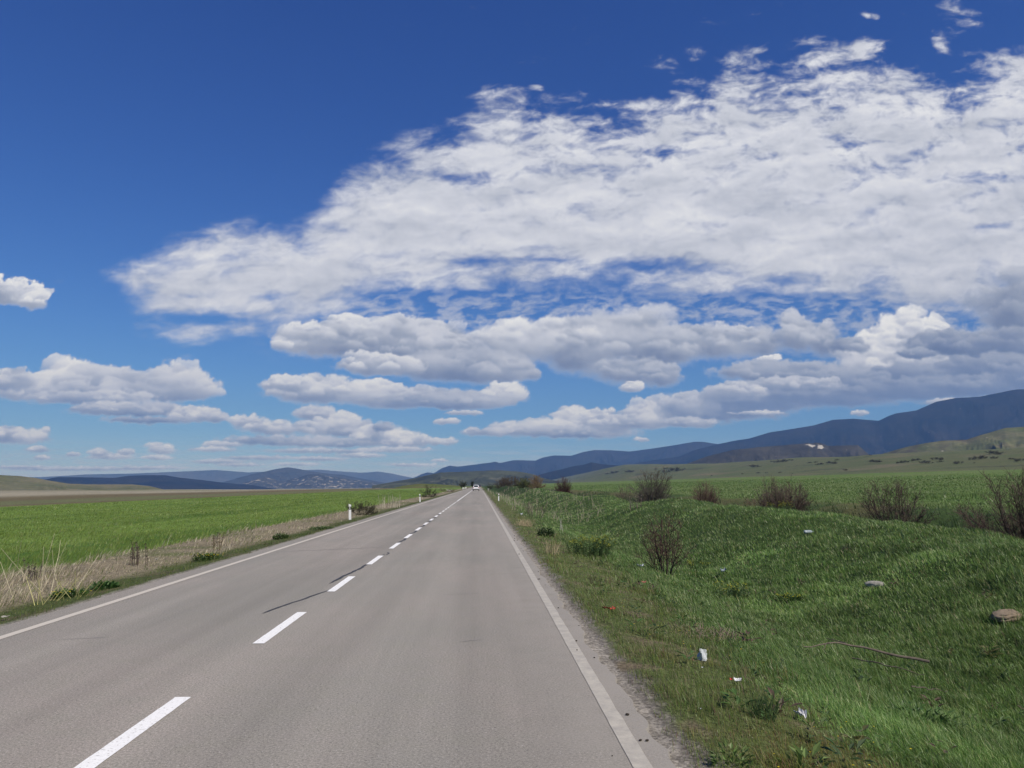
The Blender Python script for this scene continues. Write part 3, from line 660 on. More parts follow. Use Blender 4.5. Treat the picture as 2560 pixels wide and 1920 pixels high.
def mat_paint(name, col, wear_lo, wear_hi, under=(.28, .26, .235), scale=7):
    m, nd, ln, bs = nodes(name)
    w = rng_map(nd, ln, noise(nd, ln, scale, 6, .7), wear_lo, wear_hi, 0, 1)
    g = rng_map(nd, ln, noise(nd, ln, 90, 3, .6), .3, .7, .9, 1.08)
    c = mul_col(nd, ln, mix_col(nd, ln, w, under, col), g)
    ln.new(c, bs.inputs['Base Color']); bs.inputs['Roughness'].default_value = .7
    return m

ASPH = mat_asphalt()
PAINT = mat_paint('fresh_road_paint', (.83, .83, .81), .33, .44, (.40, .38, .35), 40)
OLDPAINT = mat_paint('worn_road_paint', (.455, .425, .36), .22, .62)
OLDPAINT_L = mat_paint('dusty_road_paint', (.54, .495, .42), .18, .40)
TAR = mat_plain('tar_seal', (.028, .027, .027), .55, .3, 20)

ys = np.concatenate([np.arange(-6, 40, .08), np.geomspace(40, 2600, 500)])
road = strip('road', ys, -5.42 - .05 * fbm(ys * .9, ys * 0, 4, 421) - .03 * fbm(ys * 3, ys * 0, 2, 422), road_edge(ys), 0.0, ASPH, None, 'structure', 8, .10)
strip('edge_line', ys, .885 + .006 * fbm(ys * 2, ys * 0, 3, 431), .995 + .010 * fbm(ys * 2.3, ys * 0, 3, 432), .004, OLDPAINT, road)
strip('edge_line', ys, -5.10 + .006 * fbm(ys * 2, ys * 0, 3, 433), -4.99 + .006 * fbm(ys * 2.3, ys * 0, 3, 434), .004, OLDPAINT_L, road)
for k in range(0, 19):
    a = 4.0 * k + .25 + (.05 if k % 3 else -.04)
    yy = np.linspace(a, a + 1.98, 30); skew = .02
    strip('centre_dash', yy, -2.30 + .004 * fbm(yy * 5, yy * 0, 2, k), -2.18 + .004 * fbm(yy * 5, yy * 0, 2, k + 50), .005, PAINT, road)
yy = np.geomspace(78.5, 2500, 200)
strip('centre_line', yy, -2.30, -2.18, .005, PAINT, road)
def crack(pts, w, seed):
    pts = np.asarray(pts, float); n = max(6, int(np.linalg.norm(pts[-1] - pts[0]) / .07))
    t = np.linspace(0, 1, n); q = np.linspace(0, 1, len(pts))
    P = np.stack([np.interp(t, q, pts[:, 0]), np.interp(t, q, pts[:, 1])], -1)
    d = np.gradient(P, axis=0); d /= np.linalg.norm(d, axis=1)[:, None]
    nrm = np.stack([-d[:, 1], d[:, 0]], -1)
    P = P + nrm * (.035 * fbm(t * n * .12, t * 0, 4, seed))[:, None]
    ww = w * (.55 + .9 * np.abs(fbm(t * n * .2, t * 0 + 5, 3, seed + 7)) + .3) * np.minimum(1, np.minimum(t, 1 - t) * 8 + .15)
    L = P + nrm * ww[:, None] / 2; Rr = P - nrm * ww[:, None] / 2
    V = np.concatenate([np.column_stack([L, np.full(n, .003)]), np.column_stack([Rr, np.full(n, .003)])])
    i = np.arange(n - 1)
    link('tar_crack', np_mesh('tar_crack', V, np.stack([i, i + n, i + n + 1, i + 1], -1)), TAR, road)
crack([(-2.72, 10.2), (-2.62, 10.8), (-2.45, 11.6), (-2.31, 12.4)], .045, 1)
crack([(-2.45, 13.2), (-2.40, 14.2), (-2.30, 15.6), (-2.26, 17.0), (-2.20, 18.8)], .06, 2)
crack([(-2.15, 18.5), (-2.12, 18.9), (-2.2, 19.2)], .04, 12)
for a, b in ((22.4, 24.4), (26.3, 28.2), (30.4, 32.2), (34.2, 36.3), (38.4, 40.2), (42.3, 44.2)):
    crack([(-2.29, a), (-2.20, (a + b) / 2), (-2.22, b)], .075, int(a))
crack([(-4.95, 19.4), (-4.0, 19.9), (-3.1, 20.4), (-2.4, 20.9)], .028, 5)
crack([(-5.0, 186), (-1.0, 187), (.9, 187.3)], .8, 6)
for cx_, cy_, l_, s_ in ((-4.4, 8.6, .5, 71), (-.2, 8.3, .25, 73), (.35, 14.5, .3, 74), (-3.6, 24.0, .8, 75), (-1.2, 27.0, .9, 76), (-4.2, 31.0, 1.0, 77), (.1, 21.5, .35, 78), (-3.9, 11.3, .35, 61), (-2.95, 14.2, .3, 62), (-3.5, 17.2, .4, 63), (-1.15, 16.8, .5, 64), (-.55, 11.8, .6, 65), (-1.3, 18.3, .3, 67)):
    crack([(cx_, cy_), (cx_ + l_, cy_ + .12)], .007, s_)
# ---------------------------------------------------------------- grass, straw and crop: far too many blades to count, so each kind is one object
def blades(name, n, seed, r0, r1, az0, az1, zone, size, colour, wmin, wk, lean_dir, lean, m, seg_r=30.0):
    rng = np.random.RandomState(seed)
    r = np.exp(rng.uniform(math.log(r0), math.log(r1), n)); az = np.radians(rng.uniform(az0, az1, n))
    x = r * np.sin(az); y = r * np.cos(az)
    keep = rng.uniform(0, 1, n) < zone(x, y)
    x, y, r = x[keep], y[keep], r[keep]; n = len(x)
    z = H(x, y) - .01
    h = size(x, y, rng) * rng.uniform(.55, 1.25, n)
    w = np.maximum(wmin, wk * r) * rng.uniform(.7, 1.3, n)
    ld = lean_dir + rng.normal(0, .75, n) + 1.1 * fbm(x * .25, y * .25, 2, seed + 5)
    la = np.clip(lean + rng.normal(0, .28, n), -.2, 1.25)
    lx = np.cos(ld); ly = np.sin(ld)
    fa = rng.uniform(0, math.pi, n); cx = np.cos(fa) * w / 2; cyy = np.sin(fa) * w / 2
    C = np.clip(colour(x, y, rng), .004, .9)
    near = r < seg_r
    out_V = []; out_Q = []; out_T = []; out_C = []; base = 0
    i = np.nonzero(near)[0]; k = len(i)
    if k:
        P = np.stack([x[i], y[i], z[i]], -1); off = np.stack([cx[i], cyy[i], 0 * cx[i]], -1)
        hh = h[i][:, None]; L = la[i][:, None]; D = np.stack([lx[i], ly[i], 0 * lx[i]], -1)
        mid = P + hh * (.55 * np.cos(L * .5) * np.array([0, 0, 1]) + .55 * np.sin(L * .5) * D)
        tip = mid + hh * (.5 * np.cos(L * 1.25) * np.array([0, 0, 1]) + .5 * np.sin(L * 1.25) * D)
        V = np.stack([P - off, P + off, mid - off * .8, mid + off * .8, tip], 1).reshape(-1, 3)
        b = np.arange(k)[:, None] * 5
        out_V.append(V); out_Q.append(b + np.array([0, 1, 3, 2])); out_T.append(b + np.array([2, 3, 4])); out_C.append(np.repeat(C[i], 5, 0)); base = k * 5
    i = np.nonzero(~near)[0]; k = len(i)
    if k:
        P = np.stack([x[i], y[i], z[i]], -1); off = np.stack([cx[i], cyy[i], 0 * cx[i]], -1)
        hh = h[i][:, None]; L = la[i][:, None]; D = np.stack([lx[i], ly[i], 0 * lx[i]], -1)
        tip = P + hh * (np.cos(L * .8) * np.array([0, 0, 1]) + np.sin(L * .8) * D)
        V = np.stack([P - off, P + off, tip], 1).reshape(-1, 3)
        out_V.append(V); out_T.append(base + np.arange(k)[:, None] * 3 + np.array([0, 1, 2])); out_C.append(np.repeat(C[i], 3, 0))
    me = np_mesh(name, np.concatenate(out_V), np.concatenate(out_Q) if out_Q else None, np.concatenate(out_T), np.concatenate(out_C))
    return tag(link(name, me, m), kind='stuff')

GRASS = mat_tint('grass_blade', .42, .42, .15, 2.0, .45)
STRAW = mat_tint('straw_blade', .6, .25, .15, 2.0, .3)

def pick(rng, n, cols, p):
    cols = np.asarray(cols, float); k = rng.choice(len(cols), n, p=np.asarray(p) / np.sum(p))
    return cols[k] * rng.uniform(.75, 1.3, n)[:, None]

def bare_spot(x, y):                # worn soil between the tufts of the verge
    return ss(.02, .34, fbm(x * .9, y * .9, 4, 301) + .5 * fbm(x * 3.1, y * 3.1, 3, 331))
def edge_right(x, y): return x - .22 * fbm(x * 3.1, y * 3.1, 3, 331) - .18 * fbm(x * .9, y * .9, 4, 301)
def lushness(x, y): return ss(2.35, 3.5, x + .7 * fbm(x * .11, y * .11, 4, 311) + .4 * fbm(x * .9, y * .9, 4, 301))

# short mixed turf of the right verge
def z_verge(x, y):
    e = edge_right(x, y)
    return np.where((x > 1.2), ss(1.22, 1.50, e) * (1 - lushness(x, y) * .92) * (1 - .50 * bare_spot(x, y)), 0)
def s_verge(x, y, rng): return .040 + .065 * ss(.0, .4, fbm(x * 1.6, y * 1.6, 3, 501)) + .11 * (rng.uniform(0, 1, len(x)) < .035) + .05 * ss(2.2, 3.4, x)
def c_verge(x, y, rng):
    c = pick(rng, len(x), [(.155, .215, .050), (.112, .172, .042), (.205, .220, .075), (.225, .200, .110), (.160, .100, .068)], [.37, .27, .17, .10, .09])
    g = ss(.15, .5, fbm(x * .7, y * .7, 3, 511))[:, None]
    return c * (1 - g) + g * c * np.array([1.25, .95, .9])
blades('verge_turf', 520000, 1, 2.2, 110, -2, 46, z_verge, s_verge, c_verge, .0035, .00055, 2.5, .55, GRASS)

# long lush grass down the slope and over the spoil bank
def z_bank(x, y):
    return np.where((x > 1.8) & (x < 15.5), np.maximum(lushness(x, y), .0) * (.75 + .25 * ss(-.3, .1, fbm(x * .5, y * .5, 3, 521))), 0)
def s_bank(x, y, rng):
    return (.065 + .045 * lushness(x, y)) * (1 + .9 * fbm(x * .9, y * .7, 4, 521)) + .14 * (rng.uniform(0, 1, len(x)) < .012)
def c_bank(x, y, rng):
    n = len(x)
    c = pick(rng, n, [(.118, .205, .048), (.158, .248, .068), (.074, .138, .033), (.295, .372, .165), (.240, .270, .095), (.36, .32, .185)], [.33, .26, .18, .13, .07, .03])
    t = ss(-.25, .4, fbm(x * .16, y * .12, 3, 531))[:, None]
    c = c * (1 - .28 * t) + .28 * t * c * np.array([.75, .95, .7])
    s = ss(.08, .40, fbm(x * .33, y * .22, 3, 541))[:, None]; q = ss(.15, .45, fbm(x * 1.1, y * .9, 3, 545))[:, None]
    return c * (1 + .45 * s) * (1 - .35 * q)
blades('grass', 1000000, 2, 3.0, 160, 0, 47, z_bank, s_bank, c_bank, .0042, .00064, 2.7, .70, GRASS, 26)

# darker growth in the ditch and the crop beyond
def z_ditch(x, y): return np.where(x > 13.0, ss(13.5, 15.5, x) * ss(22.5, 19, x), 0)
blades('ditch_growth', 90000, 3, 18, 170, 3, 46, z_ditch, lambda x, y, rng: .20 + .45 * ss(.0, .4, fbm(x * .6, y * .5, 3, 551)),
       lambda x, y, rng: pick(rng, len(x), [(.040, .070, .020), (.055, .090, .026), (.028, .048, .014), (.085, .105, .04)], [.4, .3, .2, .1]), .012, .0009, 2.7, .5, GRASS, 5)
def z_cropr(x, y): return ss(21, 24, x) * ss(170, 60, x)
blades('field_crop', 160000, 4, 26, 420, 3, 46, z_cropr, lambda x, y, rng: .13 + .13 * ss(-.1, .4, fbm(x * .2, y * .05, 3, 561)),
       lambda x, y, rng: pick(rng, len(x), [(.125, .195, .052), (.148, .212, .064), (.100, .165, .042), (.165, .215, .080)], [.4, .3, .2, .1]), .012, .00085, 2.7, .5, GRASS, 5)

# left side: low green strip, tall dry straw, bright young crop
def z_lv(x, y):
    dl = -x + .10 * fbm(x * 3.1, y * 3.1, 3, 331) + .12 * fbm(x * .9, y * .9, 4, 301)
    return ss(5.5, 5.72, dl) * ss(7.3, 6.5, dl)
blades('verge_turf', 120000, 5, 6, 140, -42, 2, z_lv, lambda x, y, rng: .045 + .06 * ss(0, .4, fbm(x * 1.1, y * 1.1, 3, 571)),
       lambda x, y, rng: pick(rng, len(x), [(.115, .160, .038), (.090, .135, .032), (.165, .175, .058), (.19, .16, .095)], [.4, .3, .2, .1]), .004, .0006, .3, .5, GRASS)
def z_straw(x, y):
    dl = -x + .5 * fbm(x * .4, y * .4, 3, 581)
    return ss(6.5, 7.1, dl) * ss(11.2, 9.0, dl) * (.25 + .75 * ss(-.22, .2, fbm(x * .55, y * .4, 4, 591)))
blades('dry_grass', 210000, 6, 8, 320, -42, 1, z_straw, lambda x, y, rng: .07 + .20 * ss(-.05, .45, fbm(x * .4, y * .35, 3, 601)) + .35 * (rng.uniform(0, 1, len(x)) < .01),
       lambda x, y, rng: pick(rng, len(x), [(.46, .40, .29), (.36, .31, .215), (.55, .50, .37), (.25, .205, .145), (.16, .20, .055)], [.32, .27, .10, .12, .19]), .004, .00055, .25, .8, STRAW, 34)
def z_lcrop(x, y):
    dl = -x + .8 * fbm(x * .4, y * .4, 3, 581)
    return ss(8.6, 10.4, dl) * ss(57, 53, dl) * (.35 + .65 * ss(8.6, 12, dl))
blades('field_crop', 230000, 7, 11, 420, -42, 0, z_lcrop, lambda x, y, rng: .10 + .10 * ss(-.1, .45, fbm(x * .5, y * .05, 4, 611)),
       lambda x, y, rng: pick(rng, len(x), [(.190, .265, .055), (.222, .282, .068), (.130, .200, .034), (.27, .295, .12)], [.45, .3, .17, .08]), .007, .00075, .3, .55, GRASS, 16)
# ---------------------------------------------------------------- shrubs, weeds and tufts
BARK = mat_tint('bark', .85, 0, .25, 12, .2)
LEAF = mat_tint('leaf', .5, .3, .2, 6, .35)
PETAL = mat_tint('petal', .6, .3, .15, 8, .3)

def bend_path(p, d, L, rng, k=6, curve=(0, 0, .25), jit=.10):
    d = np.asarray(d, float); d = d / np.linalg.norm(d); P = [np.asarray(p, float)]; st = L / (k - 1)
    for _ in range(k - 1):
        d = d + np.asarray(curve) / k + rng.normal(0, jit, 3) ; d = d / np.linalg.norm(d)
        P.append(P[-1] + d * st)
    return np.array(P)

def rot_dir(d, ang, rng):
    d = np.asarray(d, float); a = rng.normal(0, 1, 3); a -= d * (a @ d); a /= np.linalg.norm(a) + 1e-9
    return d * math.cos(ang) + a * math.sin(ang)

def grow(h, w, seed, style, nst, ntw, tips, bark, twig, r0=.018, leafn=0, leafc=None, leafs=.03, base=.12):
    rng = np.random.RandomState(seed); st = MB(); tw = MB(); lf = MB()
    tmax = math.atan2(w * .5, h * .75) if style == 'fan' else (1.45 if style == 'dome' else .8)
    def leafy(P, cnt):
        for _ in range(cnt):
            q = P[rng.randint(max(1, len(P) // 2), len(P))] + rng.normal(0, leafs * .7, 3)
            dd = rng.normal(0, 1, 3); dd[2] = abs(dd[2]) * .6
            c = np.array(leafc[rng.randint(len(leafc))]) * rng.uniform(.75, 1.25)
            lf.leaf(q, dd, rng.normal(0, 1, 3), leafs * rng.uniform(.7, 1.5), leafs * rng.uniform(.45, .8), c)
    for s in range(nst):
        th = rng.uniform(0, 2 * math.pi); tilt = tmax * rng.uniform(0, 1) ** (.85 if style == 'dome' else .8)
        d = np.array([math.sin(tilt) * math.cos(th), math.sin(tilt) * math.sin(th), math.cos(tilt)])
        reach = ((math.sin(tilt) / (w * .5)) ** 3 + (math.cos(tilt) / h) ** 3) ** (-1 / 3)
        L = reach * rng.uniform(.82, 1.08)
        p = np.array([math.cos(th), math.sin(th), 0]) * w * base * math.sqrt(rng.uniform(0, 1)) * .5
        P = bend_path(p, d, L, rng, 7, (0, 0, .12 if style == 'fan' else .0), .045)
        r = r0 * rng.uniform(.6, 1.15)
        st.tube(P, np.linspace(r, r * .28, 7), 5, np.array(bark) * rng.uniform(.75, 1.25))
        for k in range(ntw):
            f = rng.uniform(.22, .97); i = min(5, int(f * 6)); q = P[i] + (P[i + 1] - P[i]) * (f * 6 - i)
            dd = rot_dir((P[i + 1] - P[i]) / (np.linalg.norm(P[i + 1] - P[i]) + 1e-9), rng.uniform(.3, 1.0), rng)
            dd[2] += .15
            l2 = reach * rng.uniform(.16, .38) * (1.2 - .6 * f)
            P2 = bend_path(q, dd, l2, rng, 5, (0, 0, .15), .14)
            cc = np.array(twig) * rng.uniform(.7, 1.3)
            tw.tube(P2, np.linspace(r * .46, r * .22, 5), 3, cc, False)
            if leafn: leafy(P2, leafn)
            for _ in range(tips):
                j = rng.randint(1, 4); d3 = rot_dir((P2[j + 1] - P2[j]) / (np.linalg.norm(P2[j + 1] - P2[j]) + 1e-9), rng.uniform(.35, 1.1), rng)
                P3 = bend_path(P2[j], d3, l2 * rng.uniform(.3, .65), rng, 4, (0, 0, .2), .16)
                tw.tube(P3, np.linspace(r * .30, r * .15, 4), 3, cc, False)
                if leafn: leafy(P3, leafn)
    return st, tw, lf

def plant(name, x, y, label, cat, parts, group=None, sink=.04, rz=0.0):
    root = empty(name, (x, y, float(H(x, y)) - sink), rz, label, cat, group)
    for pn, mb, m in parts:
        if mb.n: mb.build(pn, m, root)
    return root

def shrub(x, y, h, w, seed, style, nst, ntw, tips, label, bark=(.075, .060, .050), twig=(.085, .062, .050), leafn=0, leafc=None, leafs=.03, r0=.018, base=.12, group='bare shrubs along the ditch', name='shrub', lname='foliage'):
    st, tw, lf = grow(h, w, seed, style, nst, ntw, tips, bark, twig, r0, leafn, leafc, leafs, base)
    return plant(name, x, y, label, 'shrub', [('stems', st, BARK), ('twigs', tw, BARK), (lname, lf, LEAF)], group)

# the near thorn bush in the trough of the bank
shrub(4.56, 19.3, 1.52, 1.25, 11, 'vase', 17, 13, 3, 'leafless dark thorn bush with a few pale broken stems, standing alone in the near grass', (.045, .036, .030), (.075, .045, .038), 1, [(.13, .075, .06), (.10, .075, .04)], .016, .014, .22, None)
G_D = 'bare shrubs along the ditch'
shrub(13.2, 59.2, 2.95, 2.9, 21, 'dome', 80, 22, 3, 'tall rounded grey bare shrub behind the bank, largest of the middle row', (.06, .05, .044), (.085, .072, .064), 0, None, .03, .020)
shrub(13.3, 46.1, 2.25, 1.5, 22, 'fan', 60, 14, 3, 'small upright reddish bare shrub just right of the tall rounded grey one', (.07, .048, .04), (.105, .068, .055), 0, None, .03, .014, .3)
shrub(13.3, 34.1, 2.05, 2.0, 23, 'fan', 85, 15, 3, 'brushy fan-shaped bare shrub whose many stems rise behind the bank crest', (.062, .048, .042), (.098, .072, .060), 0, None, .03, .013, .45)
shrub(13.0, 36.3, 1.25, 1.5, 24, 'dome', 44, 14, 3, 'low reddish-brown tangle of twigs at the left foot of the fan-shaped shrub', (.07, .048, .04), (.125, .075, .060), 0, None, .03, .010, .4)
shrub(13.4, 25.0, 1.85, 1.75, 25, 'dome', 70, 17, 3, 'spiky dark bare shrub between the fan-shaped one and the right edge', (.05, .038, .034), (.080, .056, .048), 0, None, .03, .013, .35)
shrub(13.7, 19.3, 2.25, 2.6, 26, 'dome', 90, 18, 3, 'big dark bare shrub cut off by the right edge of the view', (.045, .034, .030), (.072, .050, .043), 0, None, .03, .014, .35)
shrub(12.6, 67.9, 1.35, 1.8, 27, 'fan', 30, 9, 2, 'thin see-through shrub left of the tall rounded grey one, with pale bits at its foot', (.08, .065, .055), (.105, .082, .066), 0, None, .03, .010, .5)
shrub(12.8, 120.1, 2.95, 2.9, 28, 'dome', 70, 18, 3, 'dense round dark maroon shrub beyond the bank, left of the green saddle', (.040, .028, .028), (.068, .036, .034), 1, [(.06, .03, .028)], .05, .022)
shrub(11.5, 157.9, 2.6, 3.3, 29, 'dome', 60, 16, 3, 'pale tan rounded shrub between the dark maroon one and the roadside thicket', (.12, .085, .055), (.19, .135, .085), 1, [(.20, .14, .08)], .06, .024)
G_H = 'thicket of shrubs on the roadside mound'
for (x_, y_, h_, w_, lab, bk, tg, lc) in (
        (8.5, 330, 4.0, 5.0, 'farthest and darkest shrub of the thicket, right beside the road', (.05, .04, .034), (.075, .06, .048), [(.06, .058, .035)]),
        (9.0, 281, 3.5, 4.8, 'brown bare shrub in the middle of the thicket on the mound', (.07, .055, .045), (.11, .085, .065), [(.10, .08, .055)]),
        (9.5, 217, 2.6, 4.2, 'grey-brown wide shrub of the thicket above the mound flank', (.065, .055, .048), (.105, .085, .070), [(.09, .075, .055)]),
        (10.3, 185, 2.4, 3.2, 'thicket shrub coming into yellow-green leaf at its right end', (.06, .055, .04), (.09, .085, .05), [(.10, .13, .04), (.12, .14, .05)]),
        (12.4, 212, 2.6, 3.4, 'greenish low shrub closing the thicket towards the tan shrub', (.06, .055, .04), (.09, .08, .05), [(.085, .10, .04)])):
    shrub(x_, y_, h_, w_, int(y_), 'dome', 46, 14, 2, lab, bk, tg, 2, lc, .11, .030, .2, G_H)
shrub(6.0, 430, 3.4, 4.2, 31, 'dome', 26, 9, 2, 'small dark bush right of the road before it meets the hill', (.04, .036, .03), (.06, .055, .04), 2, [(.05, .055, .03)], .16, .03, .2, None)
shrub(3.1, 45.7, .95, 1.5, 32, 'fan', 26, 8, 2, 'low wiry leafless brush on the right verge beyond the dry tuft', (.075, .060, .052), (.11, .085, .072), 0, None, .03, .008, .7, None)
# left side
shrub(-6.95, 47.2, .74, 1.4, 41, 'dome', 34, 9, 2, 'dark olive leafy bush just beyond the nearer left marker post', (.05, .04, .03), (.07, .055, .04), 3, [(.055, .060, .022), (.075, .070, .030), (.04, .045, .018)], .045, .010, .5, None)
shrub(-8.6, 52.9, .95, .6, 42, 'fan', 6, 7, 1, 'slender sapling with sparse young leaves behind the nearer left marker post', (.08, .07, .05), (.09, .08, .05), 2, [(.08, .11, .03)], .04, .008, .2, None)
shrub(-7.3, 115.1, 1.75, 2.2, 43, 'dome', 26, 10, 2, 'dark bush leaning to the left beyond the farther left marker post', (.04, .035, .03), (.055, .05, .036), 2, [(.04, .048, .022), (.055, .06, .028)], .08, .018, .2, None)
shrub(-8.1, 200.0, .9, 4.0, 44, 'dome', 30, 9, 2, 'low brown scrub on the left verge behind a pale heap', (.075, .055, .045), (.12, .09, .07), 1, [(.11, .09, .06)], .07, .014, .6, None)
def tree(x, y, h, w, seed, label, cols):
    rng = np.random.RandomState(seed); tk = MB(); cr = MB()
    tk.tube([(0, 0, 0), (.05, 0, h * .25), (0, .05, h * .5), (.05, 0, h * .8)], [h * .035, h * .028, h * .02, h * .008], 7, (.06, .05, .04))
    for k in range(26):
        th = rng.uniform(0, 6.28); f = rng.uniform(.15, .75)
        d = (math.cos(th), math.sin(th), rng.uniform(.2, 1.2))
        P = bend_path((0, 0, h * f), d, w * .5 * rng.uniform(.6, 1.0), rng, 5)
        tk.tube(P, np.linspace(h * .012, h * .003, 5), 4, (.06, .05, .04), False)
        for _ in range(95):
            q = P[rng.randint(1, 5)] + rng.normal(0, h * .055, 3)
            cr.leaf(q, rng.normal(0, 1, 3), rng.normal(0, 1, 3), h * rng.uniform(.03, .06), h * rng.uniform(.02, .04), np.array(cols[rng.randint(len(cols))]) * rng.uniform(.7, 1.3))
    return plant('tree', x, y, label, 'tree', [('trunk', tk, BARK), ('crown', cr, LEAF)], None)
tree(-8.5, 428, 3.7, 5.4, 51, 'round dark green tree left of the far end of the road', [(.035, .045, .018), (.05, .055, .025)])
tree(-4.9, 545, 4.6, 3.2, 52, 'small dark tree straight above the white car, far along the road', [(.025, .032, .018), (.035, .042, .022)])
tree(-11.0, 470, 2.8, 4.2, 53, 'lower brownish tree left of the round dark green tree', [(.05, .048, .026), (.065, .055, .03)])

# dark shrubs scattered over the far pasture: alike and tiny
st, tw, lf = grow(1.0, 2.0, 71, 'dome', 16, 6, 1, (.05, .042, .034), (.055, .046, .038), .03, 3, [(.045, .042, .028), (.06, .052, .036), (.035, .036, .022)], .17, .6)
proto = None
for k, (x, y, w_) in enumerate(FAR_SHRUBS):
    if proto is None:
        r_ = plant('pasture_shrub', x, y, 'dark low shrub, one of many dotted over the far green pasture slope', 'shrub', [('twigs', tw, BARK), ('foliage', lf, LEAF)], 'shrubs dotted over the far pasture', 0)
        proto = r_
    else:
        r_ = copy_tree(proto)
    r_.location = (x, y, float(H(x, y)) - .1); s_ = max(1.0, w_) / 2.0
    r_.scale = (s_, s_, min(s_, .55 * s_ + .8) * .8); r_.rotation_euler = (0, 0, k * 1.7)

# herbs
def rosette(x, y, r, h, seed, n, cols, label, flowers=0, fcol=(.75, .62, .03), group=None, leafL=.09, name='weed', cat='weed'):
    rng = np.random.RandomState(seed); lf = MB(); fl = MB()
    for _ in range(n):
        a = rng.uniform(0, 6.28); q = r * math.sqrt(rng.uniform(0, 1)) * .85
        zz = h * rng.uniform(.0, .95) * (1 - (q / r) ** 2 * .7)
        d = (math.cos(a) * rng.uniform(.3, 1), math.sin(a) * rng.uniform(.3, 1), rng.uniform(.1, 1.1))
        lf.leaf((q * math.cos(a), q * math.sin(a), zz), d, rng.normal(0, .4, 3) + np.array([0, 0, 1]), leafL * rng.uniform(.6, 1.3), leafL * rng.uniform(.3, .5), np.array(cols[rng.randint(len(cols))]) * rng.uniform(.7, 1.3))
    for _ in range(flowers):
        a = rng.uniform(0, 6.28); q = r * math.sqrt(rng.uniform(0, 1))
        c = np.array([q * math.cos(a), q * math.sin(a), h * rng.uniform(.8, 1.15)])
        for k in range(5):
            fl.leaf(c, (math.cos(k * 1.26), math.sin(k * 1.26), .5), (0, 0, 1), .022, .018, fcol)
    return plant(name, x, y, label, cat, [('leaves', lf, LEAF), ('flowers', fl, PETAL)], group, .02)
DKG = [(.050, .095, .024), (.070, .120, .030), (.090, .140, .04)]
rosette(-6.4, 25.9, .26, .20, 81, 260, DKG, 'dark green bushy weed at the foot of the straw, farthest along the left verge')
rosette(-6.25, 18.6, .36, .15, 82, 300, DKG, 'wide dark green weed with yellow flowers in front, below the tall brown dock plant', 26)
rosette(-6.19, 13.5, .22, .12, 83, 220, [(.04, .10, .02), (.06, .13, .03)], 'small bright dark-leaved weed near the tall pale reeds, right one of the two')
rosette(-6.38, 12.8, .28, .10, 84, 220, [(.045, .10, .022), (.065, .13, .03)], 'flat green weed with yellow dots beside the tall pale reeds', 12)
rosette(2.25, 26.8, .30, .36, 85, 360, [(.025, .055, .018), (.04, .075, .022)], 'dark glossy green bush on the right verge short of the dry tuft')
rosette(1.48, 4.75, .12, .14, 86, 90, [(.10, .17, .04), (.13, .20, .055)], 'fresh light green leafy tuft at the bottom edge beside the gravel', 0, (1, 1, 1), None, .05)
rosette(1.95, 4.85, .14, .10, 87, 40, [(.13, .20, .05), (.16, .23, .07)], 'broad pale green leaves at the very bottom, right of the leafy tuft', 0, (1, 1, 1), None, .085)
rosette(3.65, 6.7, .26, .16, 88, 180, [(.05, .11, .025), (.075, .14, .035)], 'bright green leafy clump in the near lower right grass', 0, (1, 1, 1), None, .05)
rosette(-6.0, 30.5, .5, .12, 89, 260, DKG, 'spreading green weed patch on the left verge below the straw bank')
rosette(6.4, 16.2, .3, .16, 90, 200, [(.05, .10, .025)], 'leafy green patch with yellow-green heads in the lush grass below the stone', 40, (.50, .48, .04))
def spurge(x, y, r, h, seed, n, label):
    rng = np.random.RandomState(seed); st = MB(); lf = MB(); fl = MB()
    for _ in range(n):
        a = rng.uniform(0, 6.28); q = r * math.sqrt(rng.uniform(0, 1)); b = np.array([q * math.cos(a), q * math.sin(a) * .8, 0])
        hh = h * rng.uniform(.65, 1.1); tip = b + np.array([.12 * math.cos(a), .12 * math.sin(a), hh])
        st.tube([b, (b + tip) / 2 + rng.normal(0, .01, 3), tip], [.006, .005, .004], 4, (.09, .13, .05), False)
        for k in range(16):
            p = b + (tip - b) * rng.uniform(.12, .95); t = rng.uniform(0, 6.28)
            lf.leaf(p, (math.cos(t), math.sin(t), .5), (0, 0, 1), .075, .016, np.array((.075, .135, .045)) * rng.uniform(.7, 1.3))
        if rng.uniform() < .5:
            for k in range(9):
                t = rng.uniform(0, 6.28)
                fl.leaf(tip + rng.normal(0, .025, 3), (math.cos(t), math.sin(t), .6), (0, 0, 1), .035, .03, np.array((.30, .31, .035)) * rng.uniform(.8, 1.2))
    return plant('spurge', x, y, label, 'plant', [('stems', st, BARK), ('leaves', lf, LEAF), ('flowers', fl, PETAL)], None, .02)
spurge(2.85, 20.3, .55, .50, 91, 95, 'large feathery green plant with yellow-green tops on the right verge left of the thorn bush')
spurge(5.15, 16.3, .30, .30, 92, 34, 'small patch of yellow-green flower heads in the grass right of the thorn bush')
spurge(6.2, 22.3, .22, .28, 93, 16, 'faint yellow-green sprigs in the grass right behind the thorn bush')
spurge(1.75, 240, 1.4, .9, 94, 60, 'bright yellow bush at the right roadside, far off near the car')
spurge(12.2, 31.5, .5, .45, 95, 40, 'yellow-green patch at the left foot of the fan-shaped shrub')
